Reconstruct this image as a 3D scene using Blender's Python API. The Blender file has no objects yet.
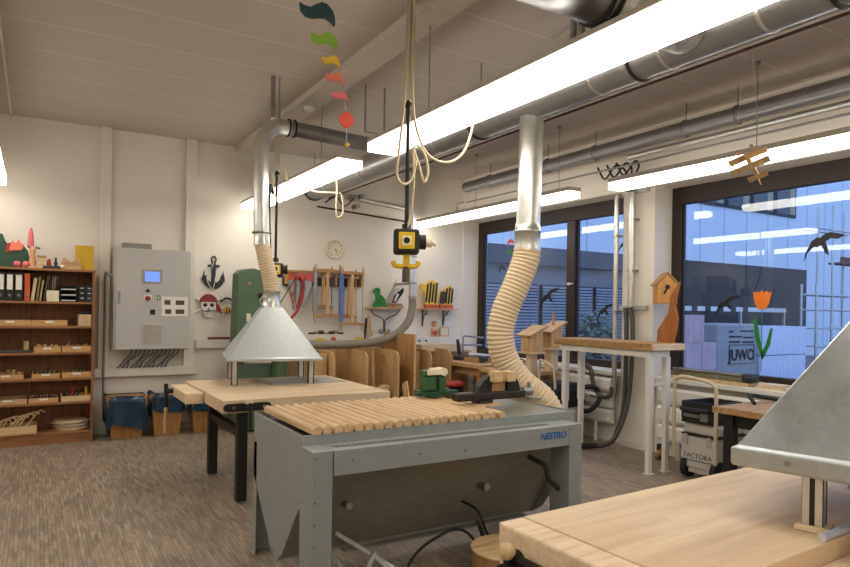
import bpy, bmesh, math, random
from mathutils import Vector, Matrix
PI = math.pi
R = math.radians
random.seed(7)
SC = bpy.context.scene
COL = SC.collection

# ---------------------------------------------------------------- helpers
def wmat(o):
    m = o.matrix_basis.copy()
    return wmat(o.parent) @ m if o.parent else m

def tag(o, label=None, cat=None, group=None, kind=None):
    if label: o['label'] = label
    if cat: o['category'] = cat
    if group: o['group'] = group
    if kind: o['kind'] = kind
    return o

def thing(name, label, cat, loc=(0, 0, 0), rz=0.0, group=None, kind=None):
    o = bpy.data.objects.new(name, None)
    o.empty_display_size = .1
    COL.objects.link(o)
    o.location = loc
    o.rotation_euler = (0, 0, rz)
    return tag(o, label, cat, group, kind)

def copy_tree(o, parent=None):
    c = o.copy(); COL.objects.link(c)
    if parent: c.parent = parent
    for ch in list(o.children): copy_tree(ch, c)
    return c

def catmull(pts, n=8):
    P = [Vector(p) for p in pts]
    P = [P[0] * 2 - P[1]] + P + [P[-1] * 2 - P[-2]]
    out = []
    for i in range(1, len(P) - 2):
        a, b, c, d = P[i - 1], P[i], P[i + 1], P[i + 2]
        for k in range(n):
            t = k / n
            out.append(.5 * ((2 * b) + (c - a) * t + (2 * a - 5 * b + 4 * c - d) * t * t + (3 * b - a - 3 * c + d) * t ** 3))
    out.append(P[-2])
    return out

class MB:
    """collects shapes into one mesh"""
    def __init__(s): s.bm = bmesh.new()
    def face(s, vs, smooth=False):
        try:
            f = s.bm.faces.new(vs); f.smooth = smooth
        except ValueError: pass
    def b(s, x0, x1, y0, y1, z0, z1, M=None):
        co = [(x, y, z) for z in (z0, z1) for y in (y0, y1) for x in (x0, x1)]
        v = [s.bm.verts.new((M @ Vector(c)) if M else c) for c in co]
        for q in ((0, 2, 3, 1), (4, 5, 7, 6), (0, 1, 5, 4), (2, 6, 7, 3), (0, 4, 6, 2), (1, 3, 7, 5)):
            s.face([v[i] for i in q])
        return s
    def box(s, c, d, rz=0.0, rx=0.0, ry=0.0):
        M = Matrix.Translation(c) @ Matrix.Rotation(rz, 4, 'Z') @ Matrix.Rotation(ry, 4, 'Y') @ Matrix.Rotation(rx, 4, 'X')
        return s.b(-d[0] / 2, d[0] / 2, -d[1] / 2, d[1] / 2, -d[2] / 2, d[2] / 2, M)
    def beam(s, p0, p1, w, h):
        p0, p1 = Vector(p0), Vector(p1); d = p1 - p0
        q = d.to_track_quat('X', 'Z').to_matrix().to_4x4()
        return s.b(0, d.length, -w / 2, w / 2, -h / 2, h / 2, Matrix.Translation(p0) @ q)
    def rings(s, cs, n, caps=(True, True), smooth=True):
        """cs: list of rings (lists of n Vectors)"""
        vs = [[s.bm.verts.new(p) for p in c] for c in cs]
        for a, b in zip(vs, vs[1:]):
            for i in range(n):
                j = (i + 1) % n
                s.face([a[i], a[j], b[j], b[i]], smooth)
        if caps[0]: s.face([s.bm.verts.new(p) for p in reversed(cs[0])])
        if caps[1]: s.face([s.bm.verts.new(p) for p in cs[-1]])
        return s
    def tube(s, path, r, n=10, caps=(True, True)):
        P = [Vector(p) for p in path]; N = len(P)
        rr = r if isinstance(r, (list, tuple)) else [r] * N
        t0 = (P[1] - P[0]).normalized()
        u = t0.orthogonal().normalized()
        cs = []
        for i in range(N):
            t = (P[min(i + 1, N - 1)] - P[max(i - 1, 0)])
            t = t.normalized() if t.length > 1e-9 else t0
            u = (u - t * u.dot(t))
            u = u.normalized() if u.length > 1e-6 else t.orthogonal().normalized()
            w = t.cross(u)
            cs.append([P[i] + (u * math.cos(2 * PI * k / n) + w * math.sin(2 * PI * k / n)) * rr[i] for k in range(n)])
        return s.rings(cs, n, caps)
    def cyl(s, p0, p1, r0, r1=None, n=20):
        return s.tube([p0, p1], [r0, r0 if r1 is None else r1], n)
    def lathe(s, prof, c=(0, 0, 0), n=24, axis=None):
        """prof: (r, h) pairs, turned about z (or about axis) at c"""
        q = Vector((0, 0, 1)).rotation_difference(Vector(axis).normalized()).to_matrix() if axis else Matrix.Identity(3)
        cs = [[Vector(c) + q @ Vector((r * math.cos(2 * PI * k / n), r * math.sin(2 * PI * k / n), h)) for k in range(n)] for r, h in prof]
        return s.rings(cs, n)
    def ball(s, c, r, n=12, sc=(1, 1, 1)):
        m = max(6, n // 2)
        prof = [(max(1e-4, math.sin(PI * i / m)), -math.cos(PI * i / m)) for i in range(m + 1)]
        cs = [[Vector(c) + Vector((a * math.cos(2 * PI * k / n) * sc[0], a * math.sin(2 * PI * k / n) * sc[1], h * sc[2])) * r for k in range(n)] for a, h in prof]
        return s.rings(cs, n, (False, False))
    def prism(s, pts, axis, a0, a1, M=None):
        f = {'x': lambda p, a: (a, p[0], p[1]), 'y': lambda p, a: (p[0], a, p[1]), 'z': lambda p, a: (p[0], p[1], a)}[axis]
        T = (lambda c: M @ Vector(c)) if M else (lambda c: c)
        A = [s.bm.verts.new(T(f(p, a0))) for p in pts]; B = [s.bm.verts.new(T(f(p, a1))) for p in pts]
        n = len(pts)
        s.face(A); s.face(list(reversed(B)))
        for i in range(n):
            j = (i + 1) % n
            s.face([A[j], A[i], B[i], B[j]])
        return s
    def loft(s, polys, caps=(True, True)):
        n = len(polys[0])
        return s.rings([[Vector(p) for p in q] for q in polys], n, caps, False)
    def build(s, name, m, parent=None, bevel=0.0, local=False, seg=2):
        bmesh.ops.recalc_face_normals(s.bm, faces=s.bm.faces[:])
        me = bpy.data.meshes.new(name); s.bm.to_mesh(me); s.bm.free()
        o = bpy.data.objects.new(name, me); COL.objects.link(o)
        me.materials.append(m)
        if parent:
            o.parent = parent
            if not local: me.transform(wmat(parent).inverted())
        if bevel:
            md = o.modifiers.new('bevel', 'BEVEL'); md.width = bevel; md.segments = seg; md.limit_method = 'ANGLE'; md.angle_limit = R(40)
        return o

def text(name, body, size, m, loc, rot, parent=None, depth=.0008, shear=0, bold=0, sx=1):
    cu = bpy.data.curves.new(name, 'FONT'); cu.body = body; cu.size = size; cu.extrude = depth; cu.shear = shear; cu.offset = bold
    cu.align_x = 'CENTER'; cu.align_y = 'CENTER'
    t = bpy.data.objects.new(name, cu); COL.objects.link(t)
    me = bpy.data.meshes.new_from_object(t)
    bpy.data.objects.remove(t); bpy.data.curves.remove(cu)
    me.materials.clear(); me.materials.append(m)
    me.transform(Matrix.Translation(loc) @ rot.to_4x4() @ Matrix.Diagonal((sx, 1, 1, 1)))
    o = bpy.data.objects.new(name, me); COL.objects.link(o)
    if parent:
        o.parent = parent; me.transform(wmat(parent).inverted())
    return o
FACE_Y = Matrix(((1, 0, 0), (0, 0, -1), (0, 1, 0)))      # text on a face looking towards -y
FACE_X = Matrix(((0, 0, -1), (-1, 0, 0), (0, 1, 0)))     # text on a face looking towards -x

# ---------------------------------------------------------------- materials
def srgb(c):
    if isinstance(c, str):
        c = [int(c[i:i + 2], 16) / 255 for i in (0, 2, 4)]
    return tuple(x / 12.92 if x <= .04045 else ((x + .055) / 1.055) ** 2.4 for x in c) + (1,)

def newmat(name):
    m = bpy.data.materials.new(name); m.use_nodes = True
    nt = m.node_tree; b = nt.nodes['Principled BSDF']
    return m, nt, b

def coords(nt, scale=(1, 1, 1), rot=(0, 0, 0)):
    tc = nt.nodes.new('ShaderNodeTexCoord'); mp = nt.nodes.new('ShaderNodeMapping')
    mp.inputs['Scale'].default_value = scale; mp.inputs['Rotation'].default_value = rot
    nt.links.new(tc.outputs['Object'], mp.inputs['Vector'])
    return mp.outputs['Vector']

def noise(nt, vec, scale, detail=4, rough=.55):
    n = nt.nodes.new('ShaderNodeTexNoise'); n.inputs['Scale'].default_value = scale
    n.inputs['Detail'].default_value = detail; n.inputs['Roughness'].default_value = rough
    nt.links.new(vec, n.inputs['Vector'])
    return n.outputs['Fac']

def ramp(nt, fac, stops):
    r = nt.nodes.new('ShaderNodeValToRGB'); e = r.color_ramp.elements
    while len(e) < len(stops): e.new(.5)
    for k, (p, c) in zip(e, stops): k.position = p; k.color = c
    nt.links.new(fac, r.inputs['Fac'])
    return r.outputs['Color']

def bump(nt, b, h, strength=.2, dist=.002):
    n = nt.nodes.new('ShaderNodeBump'); n.inputs['Strength'].default_value = strength; n.inputs['Distance'].default_value = dist
    nt.links.new(h, n.inputs['Height']); nt.links.new(n.outputs['Normal'], b.inputs['Normal'])

def plain(name, c, rough=.6, metal=0.0, var=.06, scale=14, bmp=.0):
    m, nt, b = newmat(name)
    c = srgb(c)
    v = noise(nt, coords(nt), scale)
    lo = tuple(x * (1 - var) for x in c[:3]) + (1,); hi = tuple(min(1, x * (1 + var)) for x in c[:3]) + (1,)
    nt.links.new(ramp(nt, v, [(.3, lo), (.7, hi)]), b.inputs['Base Color'])
    b.inputs['Roughness'].default_value = rough; b.inputs['Metallic'].default_value = metal
    if bmp: bump(nt, b, v, bmp)
    return m

def wood(name, c1, c2, along='x', scale=1.0, rough=.55, blocks=False):
    m, nt, b = newmat(name)
    s = {'x': (1.2, 14, 14), 'y': (14, 1.2, 14), 'z': (14, 14, 1.2)}[along]
    v = coords(nt, tuple(k * scale for k in s))
    f = noise(nt, v, 2.2, 6, .6)
    col = ramp(nt, f, [(.3, srgb(c2)), (.52, srgb(c1)), (.75, tuple(min(1, x * 1.12) for x in srgb(c1)[:3]) + (1,))])
    if blocks:   # laminated strips with slightly different tone
        br = nt.nodes.new('ShaderNodeTexBrick'); br.offset = .37; br.inputs['Scale'].default_value = 1
        br.inputs['Color1'].default_value = (1, 1, 1, 1); br.inputs['Color2'].default_value = (.90, .86, .81, 1); br.inputs['Mortar'].default_value = (.72, .66, .58, 1)
        br.inputs['Mortar Size'].default_value = .0012; br.inputs['Brick Width'].default_value = .55; br.inputs['Row Height'].default_value = .062
        nt.links.new(coords(nt), br.inputs['Vector'])
        mx = nt.nodes.new('ShaderNodeMix'); mx.data_type = 'RGBA'; mx.blend_type = 'MULTIPLY'; mx.inputs[0].default_value = .75
        nt.links.new(col, mx.inputs[6]); nt.links.new(br.outputs['Color'], mx.inputs[7]); col = mx.outputs[2]
    nt.links.new(col, b.inputs['Base Color'])
    b.inputs['Roughness'].default_value = rough
    bump(nt, b, f, .12)
    return m

def galv(name, c, rough=.38, metal=.85, scale=26, var=.16):
    m, nt, b = newmat(name)
    vo = nt.nodes.new('ShaderNodeTexVoronoi'); vo.inputs['Scale'].default_value = scale
    nt.links.new(coords(nt), vo.inputs['Vector'])
    sp = nt.nodes.new('ShaderNodeSeparateColor'); nt.links.new(vo.outputs['Color'], sp.inputs['Color'])
    c = srgb(c)
    nt.links.new(ramp(nt, sp.outputs[0], [(0, tuple(x * (1 - var) for x in c[:3]) + (1,)), (1, tuple(min(1, x * (1 + var)) for x in c[:3]) + (1,))]), b.inputs['Base Color'])
    v = noise(nt, coords(nt), 9)
    mr = nt.nodes.new('ShaderNodeMapRange'); mr.inputs['To Min'].default_value = rough - .08; mr.inputs['To Max'].default_value = rough + .14
    nt.links.new(v, mr.inputs['Value']); nt.links.new(mr.outputs['Result'], b.inputs['Roughness'])
    b.inputs['Metallic'].default_value = metal
    return m

def emit(name, c, strength):
    m, nt, b = newmat(name)
    b.inputs['Base Color'].default_value = srgb(c); b.inputs['Emission Color'].default_value = srgb(c)
    b.inputs['Emission Strength'].default_value = strength
    return m

def floor_mat():
    m, nt, b = newmat('parquet')
    br = nt.nodes.new('ShaderNodeTexBrick'); br.offset = .43; br.offset_frequency = 2; br.squash = 1
    br.inputs['Scale'].default_value = 1
    br.inputs['Color1'].default_value = srgb('a59581'); br.inputs['Color2'].default_value = srgb('827364'); br.inputs['Mortar'].default_value = srgb('62564a')
    br.inputs['Mortar Size'].default_value = .0012; br.inputs['Brick Width'].default_value = .16; br.inputs['Row Height'].default_value = .024; br.inputs['Bias'].default_value = -.1
    nt.links.new(coords(nt, rot=(0, 0, R(90))), br.inputs['Vector'])
    f1 = noise(nt, coords(nt, (55, 5, 1)), 1.0, 3, .7)
    f2 = noise(nt, coords(nt, (1, 1, 1)), 1.3, 3)
    def mul(a, fac, lo, hi):
        mx = nt.nodes.new('ShaderNodeMix'); mx.data_type = 'RGBA'; mx.blend_type = 'MULTIPLY'; mx.inputs[0].default_value = 1
        nt.links.new(a, mx.inputs[6]); nt.links.new(ramp(nt, fac, [(.32, (lo,) * 3 + (1,)), (.68, (hi,) * 3 + (1,))]), mx.inputs[7])
        return mx.outputs[2]
    c = mul(br.outputs['Color'], f1, .70, 1.22)
    c = mul(c, f2, .9, 1.05)
    nt.links.new(c, b.inputs['Base Color'])
    b.inputs['Roughness'].default_value = .48
    bump(nt, b, f1, .15)
    return m

def panel_mat(name, c, cl, period, axis, width, rough=.7):
    """a paint with straight joints every `period` metres along an axis"""
    m, nt, b = newmat(name)
    tc = nt.nodes.new('ShaderNodeTexCoord'); sp = nt.nodes.new('ShaderNodeSeparateXYZ')
    nt.links.new(tc.outputs['Object'], sp.inputs[0])
    def mth(op, a, v):
        n = nt.nodes.new('ShaderNodeMath'); n.operation = op; n.inputs[1].default_value = v
        nt.links.new(a, n.inputs[0]); return n.outputs[0]
    f = mth('DIVIDE', mth('PINGPONG', sp.outputs['XYZ'.index(axis)], period / 2), period / 2)
    v = noise(nt, coords(nt), 3)
    c = srgb(c)
    base = ramp(nt, v, [(.3, tuple(x * .96 for x in c[:3]) + (1,)), (.7, c)])
    mx = nt.nodes.new('ShaderNodeMix'); mx.data_type = 'RGBA'
    nt.links.new(mth('LESS_THAN', f, width / period * 2), mx.inputs[0])
    nt.links.new(base, mx.inputs[6]); mx.inputs[7].default_value = srgb(cl)
    nt.links.new(mx.outputs[2], b.inputs['Base Color'])
    b.inputs['Roughness'].default_value = rough
    return m

def glass_mat():
    m = bpy.data.materials.new('window_glass'); m.use_nodes = True
    nt = m.node_tree; nt.nodes.clear()
    o = nt.nodes.new('ShaderNodeOutputMaterial'); mx = nt.nodes.new('ShaderNodeMixShader'); t = nt.nodes.new('ShaderNodeBsdfTransparent')
    g = nt.nodes.new('ShaderNodeBsdfGlossy'); fr = nt.nodes.new('ShaderNodeFresnel'); 
    ge = nt.nodes.new('ShaderNodeNewGeometry'); mr = nt.nodes.new('ShaderNodeMapRange')     # same reflectance on both faces of the pane
    mr.inputs['To Min'].default_value = 1.5; mr.inputs['To Max'].default_value = 1 / 1.5
    nt.links.new(ge.outputs['Backfacing'], mr.inputs['Value']); nt.links.new(mr.outputs['Result'], fr.inputs['IOR'])
    g.inputs['Roughness'].default_value = .0; t.inputs['Color'].default_value = (.97, .985, 1, 1)
    nt.links.new(fr.outputs[0], mx.inputs[0]); nt.links.new(t.outputs[0], mx.inputs[1]); nt.links.new(g.outputs[0], mx.inputs[2])
    nt.links.new(mx.outputs[0], o.inputs[0])
    return m

M = dict(
    wall=plain('wall_paint', 'e6dfd3', .8, var=.03, scale=2.5),
    white=plain('white_paint', 'e4e1da', .5, var=.03),
    trunk=plain('cable_trunking', 'dedace', .5, var=.03),
    ceiling=panel_mat('ceiling_panels', 'bfb5aa', 'd0c9c0', .62, 'Y', .008),
    ceilbeam=plain('beam_paint', 'd0c8be', .75, var=.03),
    floor=floor_mat(),
    frame=plain('window_frame_brown', '2b1d18', .45, var=.1),
    glass=glass_mat(),
    galv=galv('galvanised_sheet', 'c4c5c2'),
    duct=galv('galvanised_duct', '989899', .34, .72, 10, .05),
    pipe=galv('bright_duct', 'cfcfca', .3, .9, 14, .07),
    hood=galv('hood_sheet', 'c0c8c8', .40, .5, 60, .05), worn=galv('worn_hood_sheet', 'b4bbbd', .30, .85, 45, .06), tray=wood('tray_wood', 'c89c64', 'ab8150', 'x', 1),
    grey=plain('grey_steel_paint', '929898', .42, .15, var=.05),
    greyd=plain('dark_grey_sheet', '8a877d', .45, .15, var=.1),
    cab=plain('cabinet_grey', 'b9b7b2', .5, var=.02),
    black=plain('black_steel', '15140f', .5, var=.2),
    rubber=plain('black_rubber', '1b1a18', .65, var=.15),
    char=plain('charcoal_paint', '2e3236', .6),
    chrome=galv('chrome', 'd8d8d6', .15, 1, 4, .03),
    steel=galv('steel', '9a9a97', .35, .9, 8, .08),
    iron=plain('wrought_iron', '5c5852', .5, .4),
    lamp=plain('lamp_housing', 'b3aca2', .5),
    glow=emit('lamp_diffuser', 'fff7ea', 10.8),
    beech=wood('beech', 'dcc5a4', 'cdb18c', 'x', .5, .5, True),
    beechx=wood('beech_plain', 'e0c9a8', 'ccae86', 'x'),
    beechy=wood('beech_slat', 'd2b38a', 'b39267', 'y', 1.0, .5),
    beechz=wood('beech_upright', 'd3ad7c', 'b08556', 'z'),
    oak=wood('honey_wood', 'b08a58', '8c673a', 'x'),
    oakz=wood('honey_upright', 'b68d5a', '93683a', 'z'),
    ply=wood('plywood', 'c4a070', 'b59062', 'z', .4),
    plyx=wood('plywood_flat', 'c7a57a', 'a58256', 'x', .6),
    case=wood('bookcase_veneer', '8c5a36', '6c4226', 'z', .8),
    casex=wood('bookcase_shelf', '9a6840', '774b2b', 'x', .8),
    cork=wood('turned_wood', 'cdb187', 'a98a5c', 'z'),
    pine=wood('pine_board', 'd9bb8c', 'b9935f', 'x'),
    hose=plain('cream_hose', 'dcc6a2', .5, var=.04),
    hosep=plain('cream_pvc', 'cdbfa2', .5),
    greyhose=plain('grey_hose', '4c4841', .55),
    greyhosel=plain('warm_grey_hose', '857c6e', .55),
    cord=plain('beige_cord', 'cbbb98', .6),
    green=plain('machine_green', '4e664a', .5),
    dgreen=plain('dark_green_enamel', '1f4a31', .4),
    vgreen=plain('vice_green', '35603a', .4),
    red=plain('red_paint', 'a1231f', .45),
    redl=plain('light_red', 'c0564e', .5),
    orange=plain('orange_board', 'c6542a', .55),
    tulip=plain('tulip_orange', 'ee7d16', .5),
    yellow=plain('yellow_plastic', 'e2bb1c', .45),
    yboard=plain('yellow_board', 'c9a21a', .6),
    teal=plain('petrol_paint', '2b4a4c', .55),
    lime=plain('lime_paint', '87b53a', .55),
    yell=plain('sun_yellow_paint', 'e8bf3a', .55),
    salmon=plain('salmon_paint', 'ee7f66', .55),
    pink=plain('pink_paint', 'df6f78', .55),
    coral=plain('coral_paint', 'e2533a', .55),
    cream=plain('cream_paint', 'e6dcc0', .6),
    paper=plain('white_paper', 'e6e2da', .7, var=.02),
    bag=plain('blue_bin_bag', '1c374e', .25, var=.15, scale=6),
    cardboard=wood('bin_plywood', 'b07f4a', '93652f', 'z', .5),
    navy=plain('navy_paint', '2a3550', .5),
    blue=plain('saw_blue', '5a72b0', .45),
    screen=emit('screen_blue', '6f92ff', .7),
    logo=plain('blue_print', '1b5fa8', .5),
    leafgreen=plain('leaf_green', '1f7a2f', .5),
    skin=plain('toy_skin', 'd9a37a', .6),
)
# ---------------------------------------------------------------- setting
XW, XG, YB, ZC = 5.87, 6.21, 8.5, 3.64      # window wall, glass line, back wall, ceiling
XL, YF = -2.6, -4.2
def struct(name, mb, m, parent=None, bevel=0):
    o = mb.build(name, m, parent, bevel)
    if not parent: o['kind'] = 'structure'
    return o
struct('floor', MB().b(XL - .2, XW + .4, YF - .2, YB + .2, -.12, 0), M['floor'])
struct('ceiling', MB().b(XL - .2, XW + .5, YF - .2, YB + .2, ZC, ZC + .15), M['ceiling'])
struct('wall_back', MB().b(XL - .2, XW + .5, YB, YB + .2, 0, ZC), M['wall'])
struct('wall_left', MB().b(XL - .2, XL, YF, YB, 0, ZC), M['wall'])
struct('wall_front', MB().b(XL - .2, XW + .5, YF - .2, YF, 0, ZC), M['wall'])
W2A, W2B, W1A, W1B = 1.3, 4.755, 5.2, 8.47    # window openings along y
wr = MB()
wr.b(XW, XW + .4, YF, YB, 2.96, ZC); wr.b(XW + .05, XW + .4, YF, YB, 0, .84)
wr.b(XW, XW + .4, W2B, W1A, 0, 2.96); wr.b(XW, XW + .4, W1B, YB, .84, 2.96); wr.b(XW, XW + .4, YF, W2A, .84, 2.96)
struct('wall_right', wr, M['wall'])
struct('trim_1', MB().b(2.215, 2.445, YF, YB, 3.575, ZC), M['ceilbeam'])          # shallow beam under the ceiling
struct('trim_2', MB().b(-.262, -.245, YF, YB, 3.615, ZC), M['trunk'])         # ceiling joint cover
struct('trim_3', MB().b(XW - .05, XW + .34, W1A, W1B, .80, .85), M['white'], bevel=.006)   # sill boards
struct('trim_4', MB().b(XW - .06, XW + .34, W2A, W2B, .80, .85), M['white'], bevel=.006)
# cable trunking on the back wall
struct('trim_5', MB().b(.64, .755, 8.43, YB, .68, ZC), M['trunk'], bevel=.006)
struct('trim_6', MB().b(1.60, 1.73, 8.43, YB, .68, ZC), M['trunk'], bevel=.006)
struct('trim_7', MB().b(.60, 1.76, 8.42, YB, .68, .79), M['trunk'], bevel=.006)
struct('trim_8', MB().b(1.75, 2.35, 8.44, YB, 1.0, 1.11), M['trunk'], bevel=.006)
struct('trim_9', MB().b(2.9, 4.12, 8.43, YB, 1.04, 1.17), M['trunk'], bevel=.006)
struct('trim_10', MB().b(4.12, 5.86, 8.44, YB, 1.0, 1.12), M['trunk'], bevel=.006)
struct('baseboard_back', MB().b(XL, XW, 8.485, YB, 0, .08), M['trunk'])
struct('baseboard_right', MB().b(XW - .012, XW + .01, W2B + .01, W1A - .01, 0, .07), M['trunk'])
struct('trim_11', MB().b(XW - .05, XW, 4.82, 5.2, 1.58, 1.63).b(XW - .03, XW, 4.82, 5.2, 2.91, 2.97), M['galv'])   # cable rails on the pillar

def window(name, ya, yb, za, zb, mulls):
    f = MB(); t = .125
    x0, x1 = XG - .05, XG + .04
    f.b(x0, x1, ya, yb, zb - .19, zb); f.b(x0, x1, ya, yb, za, za + .09)
    f.b(x0, x1, ya, ya + t, za + .09, zb - .19); f.b(x0, x1, yb - t, yb, za + .09, zb - .19)
    for a, b in mulls: f.b(x0 - .015, x1, a, b, za + .09, zb - .19)
    w = struct(name, f, M['frame'], bevel=.006)
    edges = [ya + t] + [v for ab in mulls for v in ab] + [yb - t]
    for a, b in zip(edges[::2], edges[1::2]):
        MB().b(XG, XG + .006, a, b, za + .09, zb - .19).build('pane', M['glass'], w)
        s = MB()
        for yy in (a, b - .02): s.b(XG - .022, XG - .002, yy, yy + .02, za + .09, zb - .19)
        s.build('bead', M['frame'], w)
    return w
w1 = window('window_1', W1A, W1B, .85, 2.96, [(6.27, 6.42)])
hd = MB().cyl((XG - .09, 6.36, 1.92), (XG - .06, 6.36, 1.92), .018).beam((XG - .09, 6.36, 1.92), (XG - .09, 6.27, 1.92), .02, .014)
hd.build('window_handle', M['white'], w1)
window('window_2', W2A, W2B, .85, 2.96, [])

# ---------------------------------------------------------------- outside, behind the windows
struct('floor_outside', MB().b(XW + .4, 60, -12, 60, -.4, -.3), plain('yard_paving', '6b6d70', .9))
bl = thing('annex_building', 'low grey annex with closed louvre blinds across the yard, seen through both windows', 'building', (15, 12, -.3), kind=None)
wallm = plain('annex_wall', '868c92', .8); fas = plain('annex_fascia', '3a3d42', .7); lou = plain('louvre_grey', '9aa0a8', .5)
MB().b(6.6, 22.6, 12.1, 15, -.3, 2.85).build('wall', wallm, bl)
MB().b(6.5, 14.5, 11.85, 15.1, 2.66, 3.1).build('fascia', plain('annex_fascia_grey', '565d66', .7), bl)
MB().b(14.5, 22.6, 11.95, 12.1, .0, 3.1).build('glazed_front', plain('dark_cladding', '17181b', .5), bl)
for k in range(4):
    x0 = 7.0 + k * 1.85
    fr = MB().b(x0, x0 + 1.72, 12.02, 12.1, .2, 2.2).build('window', fas, bl)
    lv = MB()
    for i in range(26): lv.box((x0 + .86, 12.0, .26 + i * .075), (1.68, .012, .06), rx=R(-35))
    lv.build('blind', lou, fr)
tb = thing('tall_building', 'tall pale panelled building with a strip of upper windows behind the dark annex', 'building', (24, 15, -.3))
MB().b(15.5, 44, 16, 24, -.3, 11).build('wall', panel_mat('pale_facade', 'dfe6ee', 'aab4c2', 1.55, 'X', .03), tb)
for k in range(5):
    x0 = 20.5 + k * 1.75
    f = MB().b(x0, x0 + 1.68, 15.93, 16, 5.9, 8.2).build('window', fas, tb)
    MB().b(x0 + .1, x0 + 1.58, 15.9, 15.93, 6.0, 8.1).build('pane', plain('window_dark', '2c3a48', .15), f)
    MB().b(x0 + 1.1, x0 + 1.5, 15.885, 15.9, 6.02, 8.08).build('curtain', plain('curtain_ochre', 'a89f86', .8), f)
# stacked bricks and pallets in the yard
brick = plain('brick_pink', 'd3b6b8', .85, var=.1, scale=8)
for k, (x, z, n) in enumerate([(12.22, -.3, 2), (12.74, -.3, 2), (12.22, .31, 2), (12.74, .31, 1), (12.30, .92, 1)]):
    t = MB()
    for i in range(7): t.b(x - .25 + i * .072, x - .25 + i * .072 + .06, 8.8, 9.3, z, z + .60)
    o = t.build('brick_pack', brick)
    tag(o, ['pink brick pack at the bottom left of the stack outside the right window', 'pink brick pack at the bottom right of the stack, beside the wrapped pallet outside', 'pink brick pack in the middle left of the stack outside', 'pink brick pack in the middle right of the stack outside', 'narrow pink brick pack topmost of the stack outside the right window'][k], 'bricks', 'brick packs in the yard')
pl = thing('wrapped_pallet', 'grey wrapped pallet printed with large dark block letters outside the right window', 'pallet', (14.1, 9.4, -.3))
MB().b(13.3, 14.85, 9.0, 10, -.15, 1.32).build('wrapped_load', plain('grey_foil', 'a09f9c', .5), pl, bevel=.04)
MB().b(13.3, 14.85, 9.02, 9.98, -.3, -.16).build('pallet_base', M['pine'], pl)
dk = plain('print_dark', '1d222c', .7)
text('lettering', 'JUWO', .36, dk, (14.25, 8.992, .58), FACE_Y, pl, .004, bold=.011)
ln = MB()
for a, b in ((13.75, 14.75),): ln.b(a, b, 8.988, 8.998, .82, .835); ln.b(a, b, 8.988, 8.998, .38, .395); ln.b(a, a + .015, 8.988, 8.998, .38, .83); ln.b(b - .015, b, 8.988, 8.998, .38, .83)
ln.build('printed_frame', dk, pl)
pw = thing('white_pallet', 'pale film-wrapped pallet of bricks at the right, beyond the tulip', 'pallet', (16.0, 9.4, -.3))
wf = plain('white_film', 'dfe1f0', .35, var=.06)
for zz in (-.16, .56):
    t = MB()
    for i in range(14): t.b(15.0 + i * .145, 15.0 + i * .145 + .137, 9.0, 9.9, zz, zz + .7)
    t.build('wrapped_layer', wf, pw)
for k, (x, w_, z) in enumerate(((13.75, .16, 1.14), (14.2, .5, 1.15), (13.75, .5, 1.02), (14.3, .4, 1.0), (13.75, .42, .90), (14.28, .45, .89))): MB().b(x, x + w_, 8.99, 8.998, z - .02, z + .02).build('printed_line', dk, pl)
MB().b(15, 17.05, 9.02, 9.88, -.3, -.17).build('pallet_base', M['pine'], pw)
br = thing('barrier_rail', 'red and white striped barrier rail over the pallets outside', 'barrier', (14.7, 10.4, -.3))
MB().b(13.0, 18.6, 10.4, 10.44, 1.62, 1.74).build('rail', M['white'], br)
for i in range(7): MB().b(13.2 + i * .55, 13.42 + i * .55, 10.39, 10.4, 1.62, 1.74).build('stripe', fas, br)
for x in (13.6, 16.4, 18.5): MB().b(x, x + .06, 10.4, 10.46, -.3, 1.62).build('post', M['galv'], br)
sf = thing('scaffold', 'metal scaffolding tower at the right edge of the right window', 'scaffolding', (18.6, 9.6, -.3))
for x in (17.9, 18.7, 20.1):
    for y in (9.2, 9.6): MB().cyl((x, y, -.3), (x, y, 4.6 if x > 18 else 2.4), .035, n=8).build('pole', M['galv'], sf)
for z in (.7, 1.2, 1.7, 2.1, 3.9):
    MB().cyl((17.3 if z == 2.1 else 17.9, 9.2, z), (20.3, 9.2, z), .025, n=8).build('ledger', M['galv'], sf)
    MB().cyl((17.9, 9.6, z), (20.3, 9.6, z), .025, n=8).build('ledger', M['galv'], sf)
MB().b(19.2, 20.3, 9.25, 9.57, 3.0, 3.05).b(19.2, 20.3, 9.22, 9.25, 3.0, 3.2).build('deck', plain('scaffold_board', '7a4a48', .8), sf)
bs = MB(); rnd = random.Random(3)
for i in range(900):
    a = rnd.uniform(0, 2 * PI); e = math.acos(rnd.uniform(-.2, 1)); q = rnd.uniform(.82, 1.05)
    p = Vector((9.3 + .62 * q * math.sin(e) * math.cos(a), 9.0 + .6 * q * math.sin(e) * math.sin(a), .55 + .95 * q * math.cos(e)))
    bs.box(p, (.1, .05, .012), rnd.uniform(0, 6), rnd.uniform(-1, 1), rnd.uniform(-1, 1))
sh = thing('round_shrub', 'round clipped grey-green shrub outside the left window', 'shrub', (9.3, 9.0, -.3))
bs.build('foliage', plain('shrub_leaf', '7d8f88', .8, var=.3), sh)
MB().lathe([(.35, -.3), (.56, .2), (.55, .7), (.45, 1.15), (.2, 1.38), (.001, 1.42)], (9.3, 9.0, 0), 14).build('inner_twigs', plain('shrub_inner', '3e4b45', .9), sh)

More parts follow.
